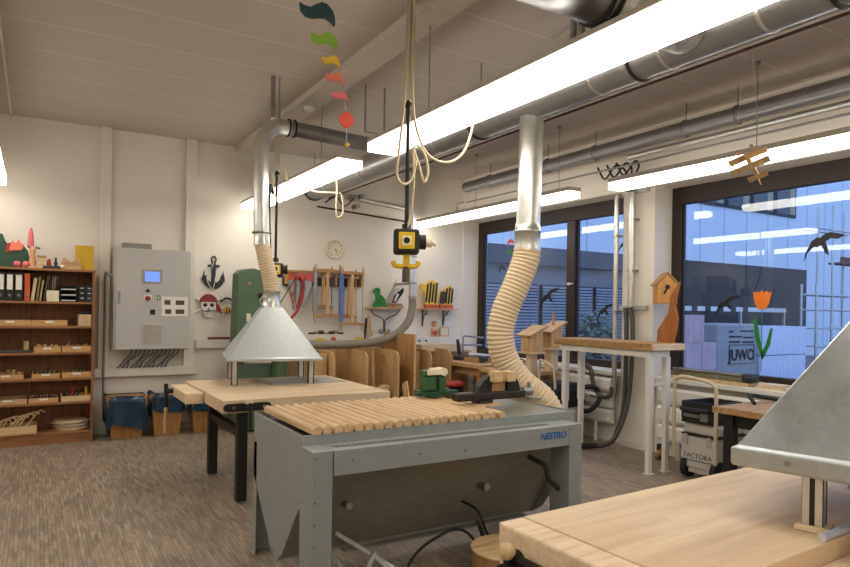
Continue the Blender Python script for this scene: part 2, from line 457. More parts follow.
# ---------------------------------------------------------------- light
w = bpy.data.worlds.new('dusk'); SC.world = w; w.use_nodes = True
nt = w.node_tree; bg = nt.nodes['Background']
tc = nt.nodes.new('ShaderNodeTexCoord'); sp = nt.nodes.new('ShaderNodeSeparateXYZ'); nt.links.new(tc.outputs['Generated'], sp.inputs[0])
nz = nt.nodes.new('ShaderNodeTexNoise'); nz.inputs['Scale'].default_value = 3.2; nz.inputs['Detail'].default_value = 5
mp = nt.nodes.new('ShaderNodeMapping'); mp.inputs['Scale'].default_value = (1, 1, 3); nt.links.new(tc.outputs['Generated'], mp.inputs['Vector']); nt.links.new(mp.outputs['Vector'], nz.inputs['Vector'])
c1 = ramp(nt, sp.outputs[2], [(.0, (.36, .52, .84, 1)), (.5, (.20, .34, .70, 1))])
mx = nt.nodes.new('ShaderNodeMix'); mx.data_type = 'RGBA'; mx.inputs[7].default_value = (.42, .58, .95, 1)
nt.links.new(ramp(nt, nz.outputs['Fac'], [(.5, (0, 0, 0, 1)), (.75, (.7,) * 3 + (1,))]), mx.inputs[0]); nt.links.new(c1, mx.inputs[6])
nt.links.new(mx.outputs[2], bg.inputs['Color']); bg.inputs['Strength'].default_value = 2.1

def lamp(label, x0, x1, y0, y1, wires, z0=2.8, hh=.03):
    t = thing('ceiling_lamp', label, 'lamp', ((x0 + x1) / 2, (y0 + y1) / 2, z0), 0, 'hanging strip lamps')
    MB().b(x0 + .004, x1 - .004, y0 + .004, y1 - .004, z0, z0 + .068).build('diffuser', M['glow'], t)
    MB().b(x0 - .004, x1 + .004, y0 - .004, y1 + .004, z0 + .07, z0 + .07 + hh).build('housing', M['lamp'], t, bevel=.004)
    for y in wires:
        wz = MB().cyl(((x0 + x1) / 2, y, z0 + .07 + hh), ((x0 + x1) / 2, y, ZC), .004, n=6)
        wz.cyl(((x0 + x1) / 2, y, ZC - .03), ((x0 + x1) / 2, y, ZC), .02, n=10)
        wz.b((x0 + x1) / 2 - .03, (x0 + x1) / 2 + .03, y - .03, y + .03, z0 + .07 + hh, z0 + .09 + hh)
        wz.build('suspension_wire', M['steel'], t)
    return t
lamp('long bright strip lamp hanging across the top centre, nearest the camera', 2.25, 2.51, .9, 4.62, (1.5, 3.9))
lamp('bright strip lamp hanging behind the nearest one, beside the hood duct', 2.25, 2.50, 5.22, 8.3, (5.9, 7.7))
lamp('narrow strip lamp hanging in front of the right window', 4.98, 5.16, .9, 4.62, (1.6, 3.1), hh=.045)
lamp('narrow strip lamp hanging in front of the left window', 4.95, 5.12, 5.15, 8.42, (5.4, 7.0), hh=.045)
lamp('strip lamp cut off by the left edge of the picture', -.56, -.275, 5.2, 8.2, (5.6, 7.6))
for lb, x0, y0 in (('strip lamp behind the camera in the middle row', 2.25, -3.2), ('strip lamp behind the camera by the window', 4.96, -3.2), ('strip lamp to the left of the camera', -.56, .9), ('strip lamp behind the camera on the left', -.56, -3.2)):
    lamp(lb, x0, x0 + .25, y0, y0 + 3.5, (y0 + .5, y0 + 3))

# ---------------------------------------------------------------- camera
cam = bpy.data.cameras.new('camera'); co = bpy.data.objects.new('camera', cam); COL.objects.link(co); SC.camera = co
yaw = math.atan(390 / 640); rl_ = .0165
fw = Vector((math.sin(yaw), math.cos(yaw), 0)); r0 = Vector((math.cos(yaw), -math.sin(yaw), 0)); u0 = Vector((0, 0, 1))
rr = math.cos(rl_) * r0 + math.sin(rl_) * u0; uu = -math.sin(rl_) * r0 + math.cos(rl_) * u0
mw = Matrix((rr, uu, -fw)).transposed().to_4x4(); mw.translation = (0, 0, 1.55)
co.matrix_world = mw
cam.sensor_width = 36; cam.lens = 36 * 640 / 850; cam.shift_y = .03; cam.clip_start = .02
SC.view_settings.view_transform = 'Standard'; SC.view_settings.look = 'None'
SC.view_settings.exposure = 0; SC.view_settings.gamma = 1; SC.view_settings.use_curve_mapping = False
# ---------------------------------------------------------------- workbench on the left
def handle_bar(mb, c, axis, L, r): 
    a = Vector(axis).normalized() * L / 2
    return mb.cyl(Vector(c) - a, Vector(c) + a, r, n=10)
wb = thing('workbench', 'large beech workbench on black steel legs under the left extraction hood', 'workbench', (2.0, 5.7, 0), 0, 'woodworking benches')
X0, X1, Y0, Y1 = 1.24, 2.69, 4.98, 6.45
MB().b(X0, X1, Y0, Y1, .72, .82).build('tabletop', M['beech'], wb, bevel=.004)
MB().b(1.88, 2.62, 5.78, 6.3, .8205, .826).build('inlay_plate', M['galv'], wb)
for x in (1.40, 2.58):
    for y in (5.04, 5.99): 
        lg = MB().b(x - .04, x + .04, y - .04, y + .04, .02, .72).build('leg', M['black'], wb, bevel=.006)
        MB().cyl((x, y, 0), (x, y, .022), .03, n=12).build('foot', M['steel'], lg)
    MB().b(x - .03, x + .03, 5.08, 5.95, .52, .58).build('crossbar', M['black'], wb)
MB().b(1.44, 2.54, 5.96, 6.02, .58, .66).build('stretcher', M['black'], wb)
fv = MB()
fv.prism([(1.27 + .03 * math.cos(a), .765 + .03 * math.sin(a)) for a in [PI / 2 + PI * k / 8 for k in range(9)]] + [(1.58 + .03 * math.cos(a), .765 + .03 * math.sin(a)) for a in [-PI / 2 + PI * k / 8 for k in range(9)]], 'y', 4.955, 4.98)
f = fv.build('front_vice', M['black'], wb)
for x in (1.31, 1.55): MB().cyl((x, 4.94, .765), (x, 4.956, .765), .016).build('guide_rod', M['chrome'], f)
MB().cyl((1.43, 4.90, .765), (1.43, 4.956, .765), .03).build('spindle', M['black'], f)
MB().cyl((1.43, 4.91, .60), (1.43, 4.91, .80), .012, n=8).build('handle', M['black'], f)
MB().b(1.40, 1.46, 4.93, 4.978, .79, .83).build('jaw', M['beechx'], f, bevel=.006)
ev = MB().b(1.09, 1.235, 5.62, 6.34, .715, .805).build('end_vice', M['beechx'], wb, bevel=.01)
MB().b(1.20, 1.24, 5.7, 5.85, .70, .78).build('plate', M['black'], ev)
MB().cyl((1.02, 6.2, .765), (1.09, 6.2, .765), .022).build('spindle', M['black'], ev)
MB().cyl((1.03, 6.2, .62), (1.03, 6.2, .83), .018, n=10).build('knuckle', M['black'], ev)
MB().lathe([(.001, 0), (.018, .01), (.02, .1), (.014, .2), (.018, .24), (.001, .25)], (1.03, 6.2, .37), 12).build('handle', M['cork'], ev)

# ---------------------------------------------------------------- workbench in front on the right
B = thing('workbench', 'pale beech workbench with an end vice at the lower right, under the nearest hood', 'workbench', (1.37, 1.748, 0), R(2.2), 'woodworking benches')
MB().b(.121, 1.95, -.70, 0, .70, .82).build('tabletop', M['beech'], B, .004, True)
MB().b(.02, 1.95, -.94, -.705, .70, .755).build('tool_tray', M['beechx'], B, .003, True)
MB().b(0, 1.95, -1.55, -.945, .70, .82).build('rear_top', M['beech'], B, .004, True)
jaw = MB().prism([(0, -.012), (.0, -.66), (.115, -.70), (.115, -.0), (.012, 0)], 'z', .72, .82).build('vice_jaw', M['beechx'], B, .008, True, 3)
MB().b(.001, .115, -.085, -.013, .58, .7195).build('vice_cheek', M['beechx'], B, .006, True)
MB().b(-.035, .0, -.62, -.09, .67, .75).build('vice_plate', M['black'], B, .012, True)
MB().cyl((-.03, -.11, .725), (.0, -.11, .725), .036).build('spindle_collar', M['black'], B, .004, True)
vh = MB().cyl((-.05, -.11, .48), (-.05, -.11, .74), .012, n=10).cyl((-.072, -.11, .70), (-.02, -.11, .70), .026, n=16).build('vice_handle', M['black'], B, 0, True)
MB().ball((-.05, -.11, .765), .029, 20).build('ball_knob', M['cork'], vh, 0, True)
for x in (.25, 1.75):
    for y in (-.12, -1.4): MB().b(x - .04, x + .04, y - .04, y + .04, 0, .70).build('leg', M['black'], B, .006, True)
    MB().b(x - .03, x + .03, -1.36, -.16, .18, .24).build('crossbar', M['black'], B, 0, True)

# ---------------------------------------------------------------- extraction hoods
def hood(name, label, loc, rz, S, z0, zrim, ztop, rc, mat):
    h = thing(name, label, 'extraction hood', loc, rz, 'pyramid extraction hoods')
    s = S / 2; q = rc + .015
    sq = lambda a, z: [(-a, -a, z), (a, -a, z), (a, a, z), (-a, a, z)]
    MB().loft([sq(s, z0), sq(s + .006, z0 + .01), sq(s + .006, zrim - .01), sq(s - .012, zrim), sq(q, ztop)], (False, True)).build('canopy', mat, h, .004, True)
    MB().loft([sq(s - .008, z0 + .004), sq(s - .03, zrim), sq(q - .012, ztop - .012)], (False, False)).build('inner_lining', M['galv'], h, 0, True)
    return h
def hood_leg(h, x, y, z0, z1, foot=None):
    lg = MB()
    lg.b(x - .03, x + .03, y - .03, y + .03, z0, z1)
    o = lg.build('leg', M['pipe'], h, 0, True)
    g = MB()
    for sx in (-1, 1):
        g.b(x + sx * .0302 - .001, x + sx * .0302 + .001, y - .008, y + .008, z0, z1)
        for sy in (-1, 1): g.b(x + sx * .024 - .005, x + sx * .024 + .005, y + sy * .0305 - .001, y + sy * .0305 + .001, z0, z1)
    g.build('slot', M['black'], o, 0, True)
    if foot: MB().b(x - .045, x + .045, y - .05, y + .05, foot, z0).build('foot_block', M['beechx'], o, .003, True)
    return o
h1 = hood('extraction_hood', 'grey sheet-metal extraction hood standing on the left workbench', (1.985, 6.17, .82), R(-11), .86, .225, .26, .72, .085, M['hood'])
for x, y in ((-.36, -.33), (.34, -.33), (-.36, .25), (.34, .25)): hood_leg(h1, x, y, .008, .235)
MB().lathe([(.1, 0), (.095, .03), (.085, .05), (.085, .15), (.09, .16)], (0, 0, .72), 24).build('collar', M['pipe'], h1, 0, True)
MB().tube(catmull([(-.08, -.1, .72), (-.12, -.12, .78), (-.08, -.11, .83), (-.05, -.09, .76)], 6), .006, 8).build('cable_loop', M['galv'], h1, 0, True)

rz2 = R(14)
c2 = Vector((2.165, 1.395, 0)) + Matrix.Rotation(rz2, 3, 'Z') @ Vector((.45, -.45, 0))
h2 = hood('extraction_hood', 'large worn sheet-metal hood at the right edge, nearest the camera', (c2.x, c2.y, .82), rz2, .9, .185, .258, .80, .085, M['worn'])
for x, y in ((-.40, .20), (-.40, -.33), (.38, .20), (.38, -.33)): hood_leg(h2, x, y, .022, .19, .001)
for y in (.27, -.25): MB().cyl((-.452, y, .222), (-.461, y, .222), .01, n=14).build('rivet', M['steel'], h2, 0, True)
MB().lathe([(.1, 0), (.09, .04), (.085, .16)], (0, 0, .80), 24).build('collar', M['pipe'], h2, 0, True)
tl = MB().cyl((2.17, 1.086, .836), (2.62, 1.105, .836), .014, n=14)
tag(tl.build('aluminium_tube', plain('pale_aluminium', 'cfd6ea', .25, .4)), 'pale metal tube lying on the near workbench behind the hood leg', 'tube')

# ---------------------------------------------------------------- ducts and pipes
def rib_hose(path, r, pitch, amp, n=28):
    P = catmull(path, 40); L = [0]
    for a, b in zip(P, P[1:]): L.append(L[-1] + (b - a).length)
    N = int(L[-1] / pitch) * 4; out = []; rad = []; k = 0
    for i in range(N + 1):
        d = L[-1] * i / N
        while k < len(L) - 2 and L[k + 1] < d: k += 1
        t = (d - L[k]) / max(1e-9, L[k + 1] - L[k]); out.append(P[k].lerp(P[k + 1], t))
        rad.append(r + amp * (1, .9, .9, -1.4)[i % 4])
    return MB().tube(out, rad, n)
hs = rib_hose([(1.985, 6.17, 1.69), (1.97, 6.17, 1.82), (1.93, 6.18, 1.98), (1.895, 6.19, 2.15)], .072, .026, .0045).build('flexible_hose', M['hose'])
tag(hs, 'short cream ribbed hose between the left hood and its vertical duct', 'hose')
d1 = thing('extraction_duct', 'bright bent duct rising from the left hood to the ceiling duct', 'duct', (1.89, 6.2, 2.25), 0)
pth = [Vector((1.89, 6.2, 2.24)), Vector((1.87, 6.2, 2.7)), Vector((1.87, 6.2, 3.12))] + [Vector((2.09 - .22 * math.cos(a), 6.2, 3.12 + .22 * math.sin(a))) for a in [PI / 2 * k / 8 for k in range(1, 9)]] + [Vector((2.16, 6.2, 3.34))]
MB().tube(pth, .075, 24).build('pipe', M['pipe'], d1)
MB().cyl((2.16, 6.2, 3.34), (3.16, 6.2, 3.30), .078, n=24).build('branch', M['duct'], d1)
MB().lathe([(.078, 0), (.081, .02), (.077, .03), (.077, .10), (.074, .14)], (1.892, 6.2, 2.14), 24).build('sleeve', M['pipe'], d1)
for x in (2.14, 2.2): MB().lathe([(.079, -.008), (.09, -.006), (.09, .006), (.079, .008)], (x, 6.2, 3.34), 24, (1, 0, 0)).build('clamp_ring', M['black'], d1)
MB().lathe([(.079, -.01), (.096, -.006), (.096, .006), (.079, .01)], (1.89, 6.2, 2.27), 24).build('clamp_ring', M['steel'], d1)

hs = rib_hose([(3.187, 3.75, 2.01), (3.173, 3.758, 1.923), (3.125, 3.784, 1.767), (3.047, 3.828, 1.55), (3.016, 3.845, 1.368), (3.055, 3.828, 1.177), (3.16, 3.758, 1.003), (3.31, 3.68, .865), (3.36, 3.62, .68), (3.27, 3.57, .48), (3.17, 3.56, .32)], .1, .03, .005, 32).build('flexible_hose', M['hose'])
tag(hs, 'thick cream ribbed hose curving down behind the metal sanding table', 'hose')
d2 = thing('extraction_duct', 'straight bright vertical duct that feeds the thick cream hose', 'duct', (3.2, 3.75, 2.0))
MB().cyl((3.187, 3.75, 2.10), (3.21, 3.75, 3.02), .091, n=28).build('pipe', M['pipe'], d2)
MB().lathe([(.098, 0), (.101, .018), (.099, .026), (.099, .14), (.104, .145), (.104, .158), (.097, .165), (.093, .21)], (3.187, 3.75, 2.0), 28).build('sleeve', M['pipe'], d2)

DX, DZ, DR = 3.2, 3.142, .14
md = thing('main_duct', 'thick grey main duct running along under the ceiling parallel to the windows', 'duct', (DX, 3, DZ))
MB().cyl((DX, -3.8, DZ), (DX, 8.25, DZ), DR, n=32).build('pipe', M['duct'], md)
for y in (1.35, 1.9, 2.5, 3.05, 5.0, 6.6, 7.6): MB().lathe([(DR - .001, -.012), (DR + .004, -.008), (DR + .004, .008), (DR - .001, .012)], (DX, y, DZ), 32, (0, 1, 0)).build('seam', M['pipe'], md)
for y in (1.56, 2.72, 4.4, 8.18):
    r = MB().lathe([(DR, -.010), (DR + .014, -.008), (DR + .014, .008), (DR, .010)], (DX, y, DZ), 32, (0, 1, 0)).build('clamp_ring', M['black'], md)
    MB().cyl((DX, y, DZ + DR), (DX, y, ZC), .006, n=6).build('hanger_rod', M['steel'], r)
sp_ = MB().cyl((3.32, -3.8, 3.036), (3.32, 8.2, 3.036), .010, n=10)
tag(MB().cyl((3.42, -3.8, 3.05), (3.42, 8.2, 3.05), .009, n=10).build('copper_pipe', plain('brown_pipe', '4a2f22', .45, .4)), 'thin brown pipe running under the thick main duct', 'pipe')
tag(sp_.build('thin_conduit', M['pipe']), 'thin pale conduit along the underside of the main duct', 'pipe')
td = thing('cross_duct', 'thick duct crossing the top of the picture to join the main duct', 'duct', (1.6, 2.31, 3.14))
MB().cyl((XL + .1, 2.31, DZ), (2.43, 2.31, DZ), DR, n=32).build('pipe', M['duct'], td)
for x in (2.39, 2.44): MB().lathe([(DR, -.01), (DR + .014, -.008), (DR + .014, .008), (DR, .01)], (x, 2.31, DZ), 32, (1, 0, 0)).build('clamp_ring', M['black'], td)
MB().cyl((2.45, 2.31, DZ), (3.08, 2.31, DZ), DR, DR, 32).build('joint_piece', M['galv'], td)
# grey bracket box above the long lamp
bk = thing('duct_bracket', 'grey sheet bracket with bolts above the nearest strip lamp', 'bracket', (3.2, 3.4, 3.4))
MB().prism([(3.82, 3.40), (3.76, 3.48), (3.6, 3.52), (3.30, 3.56), (3.12, 3.56), (3.12, 3.38)], 'x', 3.2, 3.34).build('plate', M['lamp'], bk, .004)
for y in (3.2, 3.28): MB().b(3.17, 3.20, y, y + .03, 3.36, ZC).build('strut', M['steel'], bk)
# slim pipes above the windows
def run(label, x, z, r, ya, yb, mat, clips, name='wall_pipe'):
    t = thing(name, label, 'pipe', (x, (ya + yb) / 2, z))
    MB().cyl((x, ya, z), (x, yb, z), r, n=18).build('tube', mat, t)
    for y in clips:
        c = MB().lathe([(r * .99, -.012), (r + .014, -.01), (r + .014, .01), (r * .99, .012)], (x, y, z), 18, (0, 1, 0)).build('clip', M['steel'], t)
        MB().cyl((x, y, z + r), (x, y, ZC), .006, n=6).build('hanger_rod', M['steel'], c)
    return t
run('large grey pipe ending in front of the lintel above the windows', 5.5, 3.385, .075, -3.8, 7.9, M['duct'], (1.9, 3.55, 4.1, 5.3, 6.1, 7.3))
run('thinner pipe running just below the large grey pipe above the windows', 5.6, 3.27, .03, -3.8, 4.9, M['pipe'], ())
run('thinnest dark conduit lowest of the pipes above the windows', 5.55, 3.17, .011, -3.8, 7.95, M['steel'], ())
MB_ = MB().tube(catmull([(5.5, 7.95, 3.17), (5.5, 8.1, 3.16), (5.5, 8.13, 3.08), (5.45, 8.13, 2.95)], 6), .011, 8)
tag(MB_.build('conduit_bend', M['steel']), 'short bent conduit end dropping to the far strip lamp', 'pipe')
bw = MB().cyl((3.45, 8.42, 3.16), (4.85, 8.42, 3.05), .035, n=14)
tag(bw.build('wall_conduit', M['pipe']), 'bright conduit running across the top of the back wall', 'pipe')
tag(MB().cyl((3.35, 8.44, 2.96), (4.95, 8.44, 2.86), .012, n=8).build('wall_conduit', M['black']), 'thin dark cable line low on the upper back wall', 'cable')
mt = thing('pipe_fittings', 'dark cluster of small valves at the far end of the main duct', 'valve', (3.7, 8.2, 3.1))
for i, (dx, dz) in enumerate(((0, 0), (.1, .02), (.04, -.12))):
    MB().cyl((3.86 + dx, 8.43, 3.12 + dz), (3.86 + dx, 8.27, 3.12 + dz), .035, n=12).build('valve_body', M['steel'], mt)
MB().tube(catmull([(3.86, 8.3, 3.12), (3.7, 8.3, 2.98), (3.58, 8.32, 3.1), (3.45, 8.4, 3.02)], 6), .01, 8).build('hose', M['rubber'], mt)
for k, (x, z) in enumerate(((5.62, 3.1), (5.66, 3.06), (5.6, 3.04))):
    MB_ = MB().tube(catmull([(5.6, 5.36 - k * .14, 3.24), (5.66, 5.3 - k * .14, 3.10), (5.7, 5.18 - k * .14, 3.24), (5.74, 5.08 - k * .1, 3.18), (5.78, 5.06 - k * .03, 3.05), (5.80, 5.085 - k * .03, 2.93)], 6), .011, 8)
    tag(MB_.build('loose_cable', M['rubber']), ['first looped black cable above the window pillar', 'middle looped black cable above the window pillar', 'last looped black cable above the window pillar'][k], 'cable', 'looped cables above the pillar')
# pillar pipes
def ppipe(label, y, r, z0, z1, mat):
    t = thing('riser_pipe', label, 'pipe', (5.80, y, z0), 0, 'riser pipes on the pillar')
    MB().cyl((5.80, y, z0), (5.80, y, z1), r, n=16).build('tube', mat, t)
    for z in (z0 + (z1 - z0) * .3, z0 + (z1 - z0) * .75): MB().b(5.775, 5.87, y - r - .008, y + r + .008, z, z + .025).build('clip', M['steel'], t)
    return t
ppipe('left of the bright riser pipes, at the edge of the left window', 5.24, .028, .95, 2.92, M['pipe'])
ppipe('right and thicker riser pipe on the pillar between the windows', 5.01, .037, 1.62, 2.92, M['pipe'])
for lb, y0, y1, pts in (('black cable hose hanging down the pillar, left of the pair', 0, 0, [(5.80, 5.09, 1.6), (5.8, 5.07, 1.45), (5.79, 5.06, .9), (5.76, 5.07, .4), (5.72, 5.14, .12)]),
                        ('black suction hose hanging down the pillar and ending on the floor', 0, 0, [(5.8, 5.03, 1.6), (5.8, 4.98, 1.42), (5.79, 4.98, .9), (5.74, 5.0, .45), (5.6, 5.03, .14), (5.5, 5.1, .05), (5.38, 5.16, .04)])):
    tag(MB().tube(catmull(pts, 8), .026, 12).build('cable_hose', M['greyhose']), lb, 'hose', 'hoses on the pillar')
tag(MB().tube([(5.42, 5.14, .042), (5.24, 5.23, .042)], [.03, .036], 14).build('hose_nozzle', M['rubber']), 'black nozzle with a metal sleeve at the hose end on the floor', 'nozzle')
# socket plates on the pillar
for k, (y, z) in enumerate(((5.14, 1.2), (4.93, 1.14))):
    t = thing('wall_socket', ['small wall socket left on the pillar', 'small wall socket right on the pillar'][k], 'socket', (5.86, y, z), 0, 'sockets on the pillar')
    MB().b(5.845, 5.87, y - .04, y + .04, z - .04, z + .04).build('plate', M['white'], t, .004); MB().cyl((5.84, y, z), (5.846, y, z), .02).build('insert', M['lamp'], t)
# ---------------------------------------------------------------- metal sanding table
st = thing('sanding_table', 'grey metal sanding table with wooden slats in the centre foreground', 'sanding table', (2.15, 3.55, 0))
g, gd = M['grey'], M['greyd']
XA, XB, YA, YC, ZT, ZL = 1.195, 3.12, 3.155, 4.01, .88, .83
ep = [(YA, ZT), (YC, ZT), (YC, .49), (3.66, .15), (3.55, .10), (3.46, .16), (3.21, .485), (YA, .485)]
for x in (XA, XB - .006): MB().prism(ep, 'x', x, x + .006).build('end_panel', g, st)
MB().prism([(YA + .004, ZL - .1), (YA + .012, ZL - .1), (3.57, .104), (3.56, .104)], 'x', XA + .006, XB - .006).build('hopper_front', gd, st)
MB().prism([(YC - .004, ZL), (YC - .012, ZL), (3.96, .50), (3.55, .10), (3.56, .095), (3.97, .49)], 'x', XA + .006, XB - .006).build('hopper_back', gd, st)
MB().b(XA + .006, XB - .006, YA, YA + .012, ZL - .1, ZT).build('front_rim', g, st)
MB().b(XA + .006, XB - .006, YC - .012, YC, ZL - .2, ZT - .03).build('rear_rim', g, st)
MB().b(2.515, XB - .008, YA + .012, YC - .012, .862, .870).build('cover_plate', gd, st)
MB().b(XA + .01, 2.54, YA + .02, YC - .02, .84, .846).build('grate_floor', M['black'], st)
# front beam with perforated ledge
bmf = MB().b(XA + .10, 2.905, 2.98, YA - .001, ZL - .13, ZL).build('front_beam', g, st, .003)
ho = MB()
for i in range(46): ho.box((XA + .14 + i * .032, 3.06, ZL + .0006), (.016, .06, .0012), R(35))
ho.build('perforation', plain('slot_shadow_grey', '55585a', .6), bmf)
for x, z in ((1.4, .77), (1.8, .76), (2.35, .755), (2.64, .80), (2.1, .75)): MB().cyl((x, 2.9775, z), (x, 2.9805, z), .007, n=8).build('rivet', M['chrome'], bmf)
text('maker_plate', 'NESTRO', .056, M['logo'], (2.765, 2.9785, .773), FACE_Y, st, .0008, .25, .002)
for x in (XA - .012, 2.905):
    p = MB().b(x, x + .105, 2.98, 2.984, 0, ZL).b(x, x + .004, 2.984, YA - .001, 0, ZL).b(x + .101, x + .105, 2.984, YA - .001, 0, ZL).b(x + .004, x + .101, 2.984, YA - .001, ZL - .004, ZL)
    o = p.build('post', g, st)
    for i in range(7):
        z = ZL - .03 - i * .11
        MB().cyl((x + .012, 2.9775, z), (x + .012, 2.9805, z), .007, n=8).build('rivet', M['chrome'], o)
        if i < 2: MB().cyl((x + .092, 2.9775, z - .04), (x + .092, 2.9805, z - .04), .007, n=8).build('rivet', M['chrome'], o)
    x = XA if x < 2 else XB - .105
    p = MB().b(x, x + .105, YC, YC + .004, 0, ZT).b(x, x + .004, YC - .06, YC, 0, .70).b(x + .101, x + .105, YC - .06, YC, 0, .62)
    p.build('post', g, st)
for y, z in ((3.98, .84), (3.98, .66), (3.99, .52), (3.93, .44), (3.82, .32), (3.7, .2), (3.6, .14), (3.5, .14), (3.4, .26), (3.3, .38), (3.2, .52), (3.17, .68), (3.17, .84)): MB().cyl((XA - .003, y, z), (XA, y, z), .007, n=8).build('rivet', M['chrome'], st)
for i in range(21):
    x = XA + .075 + i * .0612
    s = MB()
    n = 8; prof = [(x + .0225 * math.cos(a), .902 + .02 * math.sin(a)) for a in [PI * k / n for k in range(n + 1)]]
    s.prism([(x + .0225, .882)] + prof + [(x - .0225, .882)], 'y', 3.145 + .008 * (i % 2), 3.985)
    s.build('slat', M['beechy'], st)
    if i == 0: continue
MB().cyl((1.52, 3.36, .43), (1.52, 3.27, .44), .02, n=12).build('knob', M['steel'], st)
MB().tube([(2.48, 3.36, .41), (2.48, 3.27, .42)], [.022, .022], 12).build('knob', M['steel'], st)
lv = MB().tube(catmull([(2.76, 3.2, .60), (2.77, 3.14, .585), (2.80, 3.09, .56), (2.805, 3.06, .49), (2.85, 3.03, .43), (2.865, 3.02, .42)], 6), .016, 10)
lv.build('lever', M['rubber'], st)
MB().b(1.6, 3.0, 3.5, 3.6, .085, .10).build('hopper_bottom', gd, st)
MB().cyl((XB, 3.56, .3), (XB + .06, 3.56, .3), .118, n=24).build('hose_spigot', M['pipe'], st)
cb = MB().tube(catmull([(2.40, 3.45, .30), (2.41, 3.28, .28), (2.46, 3.25, .15), (2.52, 3.25, .05), (2.46, 3.24, .04), (2.41, 3.24, .16), (2.40, 3.26, .22), (2.44, 3.24, .12), (2.40, 3.2, .05), (2.32, 3.25, .16), (2.22, 3.25, .2), (2.11, 3.25, .18), (1.97, 3.25, .12), (1.87, 3.22, .04), (1.8, 3.1, .012), (1.7, 2.8, .012)], 8), .009, 8)
tag(cb.build('power_cable', M['rubber']), 'black power cable looping down from the sanding table to the floor', 'cable')
# chrome trestle under the table
ct = thing('chrome_stand', 'chrome tube stand lying on the floor under the sanding table', 'stand', (1.68, 3.2, 0))
cs_ = plain('bright_chrome', 'dadad6', .2, .45)
for a, b in (((1.50, 3.40, .25), (1.74, 3.05, .10)), ((1.64, 3.2, .165), (1.50, 3.04, .12)), ((1.64, 3.2, .165), (1.68, 3.06, .12)), ((1.43, 3.48, .2), (1.45, 3.1, .11))):
    MB().cyl(a, b, .014, n=10).build('tube', cs_, ct)
MB().ball((1.64, 3.2, .165), .024, 10).build('joint', M['steel'], ct)
for x, y, z in ((1.74, 3.05, .1), (1.50, 3.04, .12), (1.45, 3.1, .11)): MB().cyl((x, y, 0), (x, y, z), .012, n=10).build('foot', M['rubber'], ct)
# round wooden drum
dr = thing('wooden_drum', 'low round wooden drum on the floor behind the front workbench corner', 'drum', (2.40, 2.95, 0))
MB().lathe([(.2, 0), (.215, .01), (.215, .13), (.2, .15)], (2.40, 2.95, 0), 40).build('rim', M['oak'], dr)
MB().cyl((2.40, 2.95, .1505), (2.40, 2.95, .158), .222, n=40).build('lid', M['pine'], dr)
# plate behind table: grey machine foot
# green carving vice and black clamp on the slats
v = thing('bench_vice', 'green bench vice with pale wooden jaws on the slats of the sanding table', 'vice', (2.46, 3.86, .908))
dg, vg = M['dgreen'], M['vgreen']
MB().b(2.27, 2.72, 3.80, 3.86, .925, .965).b(2.3, 2.6, 3.83, 3.93, .925, .975).build('base_rail', dg, v, .006)
MB().lathe([(.07, 0), (.08, .006), (.07, .018)], (2.46, 3.86, .908), 20).build('swivel_plate', dg, v)
MB().b(2.35, 2.47, 3.80, 3.92, .975, 1.10).b(2.35, 2.45, 3.81, 3.91, 1.10, 1.16).build('fixed_jaw', vg, v, .01)
MB().b(2.50, 2.585, 3.80, 3.92, .965, 1.09).b(2.5, 2.57, 3.81, 3.91, 1.09, 1.13).build('moving_jaw', vg, v, .01)
MB().b(2.36, 2.52, 3.785, 3.80, 1.12, 1.175).b(2.44, 2.58, 3.82, 3.90, 1.14, 1.18).cyl((2.555, 3.80, 1.145), (2.555, 3.92, 1.145), .038, n=14).build('wood_cheek', M['cream'], v, .01)
MB().cyl((2.58, 3.86, 1.0), (2.69, 3.86, .94), .014, n=10).build('spindle', M['steel'], v)
v.scale = (.76,) * 3; v.location = (2.43, 3.87, .923)
v = thing('carving_clamp', 'dark long-bodied clamp with pale wooden jaw blocks on the slats, in front of the hose', 'clamp', (2.62, 3.5, .908))
bkm = plain('clamp_brown_black', '241a17', .4)
MB().b(2.36, 2.94, 3.44, 3.52, .945, 1.0).build('bar', bkm, v, .01)
MB().b(2.53, 2.64, 3.43, 3.53, .918, .945).cyl((2.58, 3.48, .9), (2.58, 3.48, .92), .05, n=18).build('base', bkm, v)
MB().b(2.48, 2.68, 3.40, 3.56, .909, .925).build('wood_pad', M['beechy'], v)
MB().prism([(2.53, 1.0), (2.645, 1.0), (2.645, 1.11), (2.62, 1.11), (2.58, 1.08), (2.545, 1.04)], 'y', 3.45, 3.52).build('fixed_jaw', plain('clamp_black', '0f0f10', .5), v, .004)
MB().prism([(2.78, 1.0), (2.90, 1.0), (2.88, 1.06), (2.85, 1.10), (2.82, 1.12), (2.78, 1.10)], 'y', 3.45, 3.52).build('moving_jaw', plain('clamp_black', '0f0f10', .5), v, .004)
MB().b(2.625, 2.70, 3.40, 3.47, 1.07, 1.145).build('wood_block', M['pine'], v, .004)
MB().b(2.745, 2.815, 3.40, 3.47, 1.07, 1.14).build('wood_block', M['pine'], v, .004)
MB().b(2.65, 2.775, 3.47, 3.50, 1.0, 1.075).build('packing_piece', M['oakz'], v)
MB().cyl((2.94, 3.48, .985), (3.02, 3.48, .985), .03, n=14).cyl((3.0, 3.48, .92), (3.0, 3.48, 1.05), .012, n=8).build('spindle', M['steel'], v)
MB().cyl((2.94, 3.46, .95), (3.08, 3.44, .93), .009, n=8).build('tommy_bar', M['steel'], v)

v.scale = (.98,) * 3
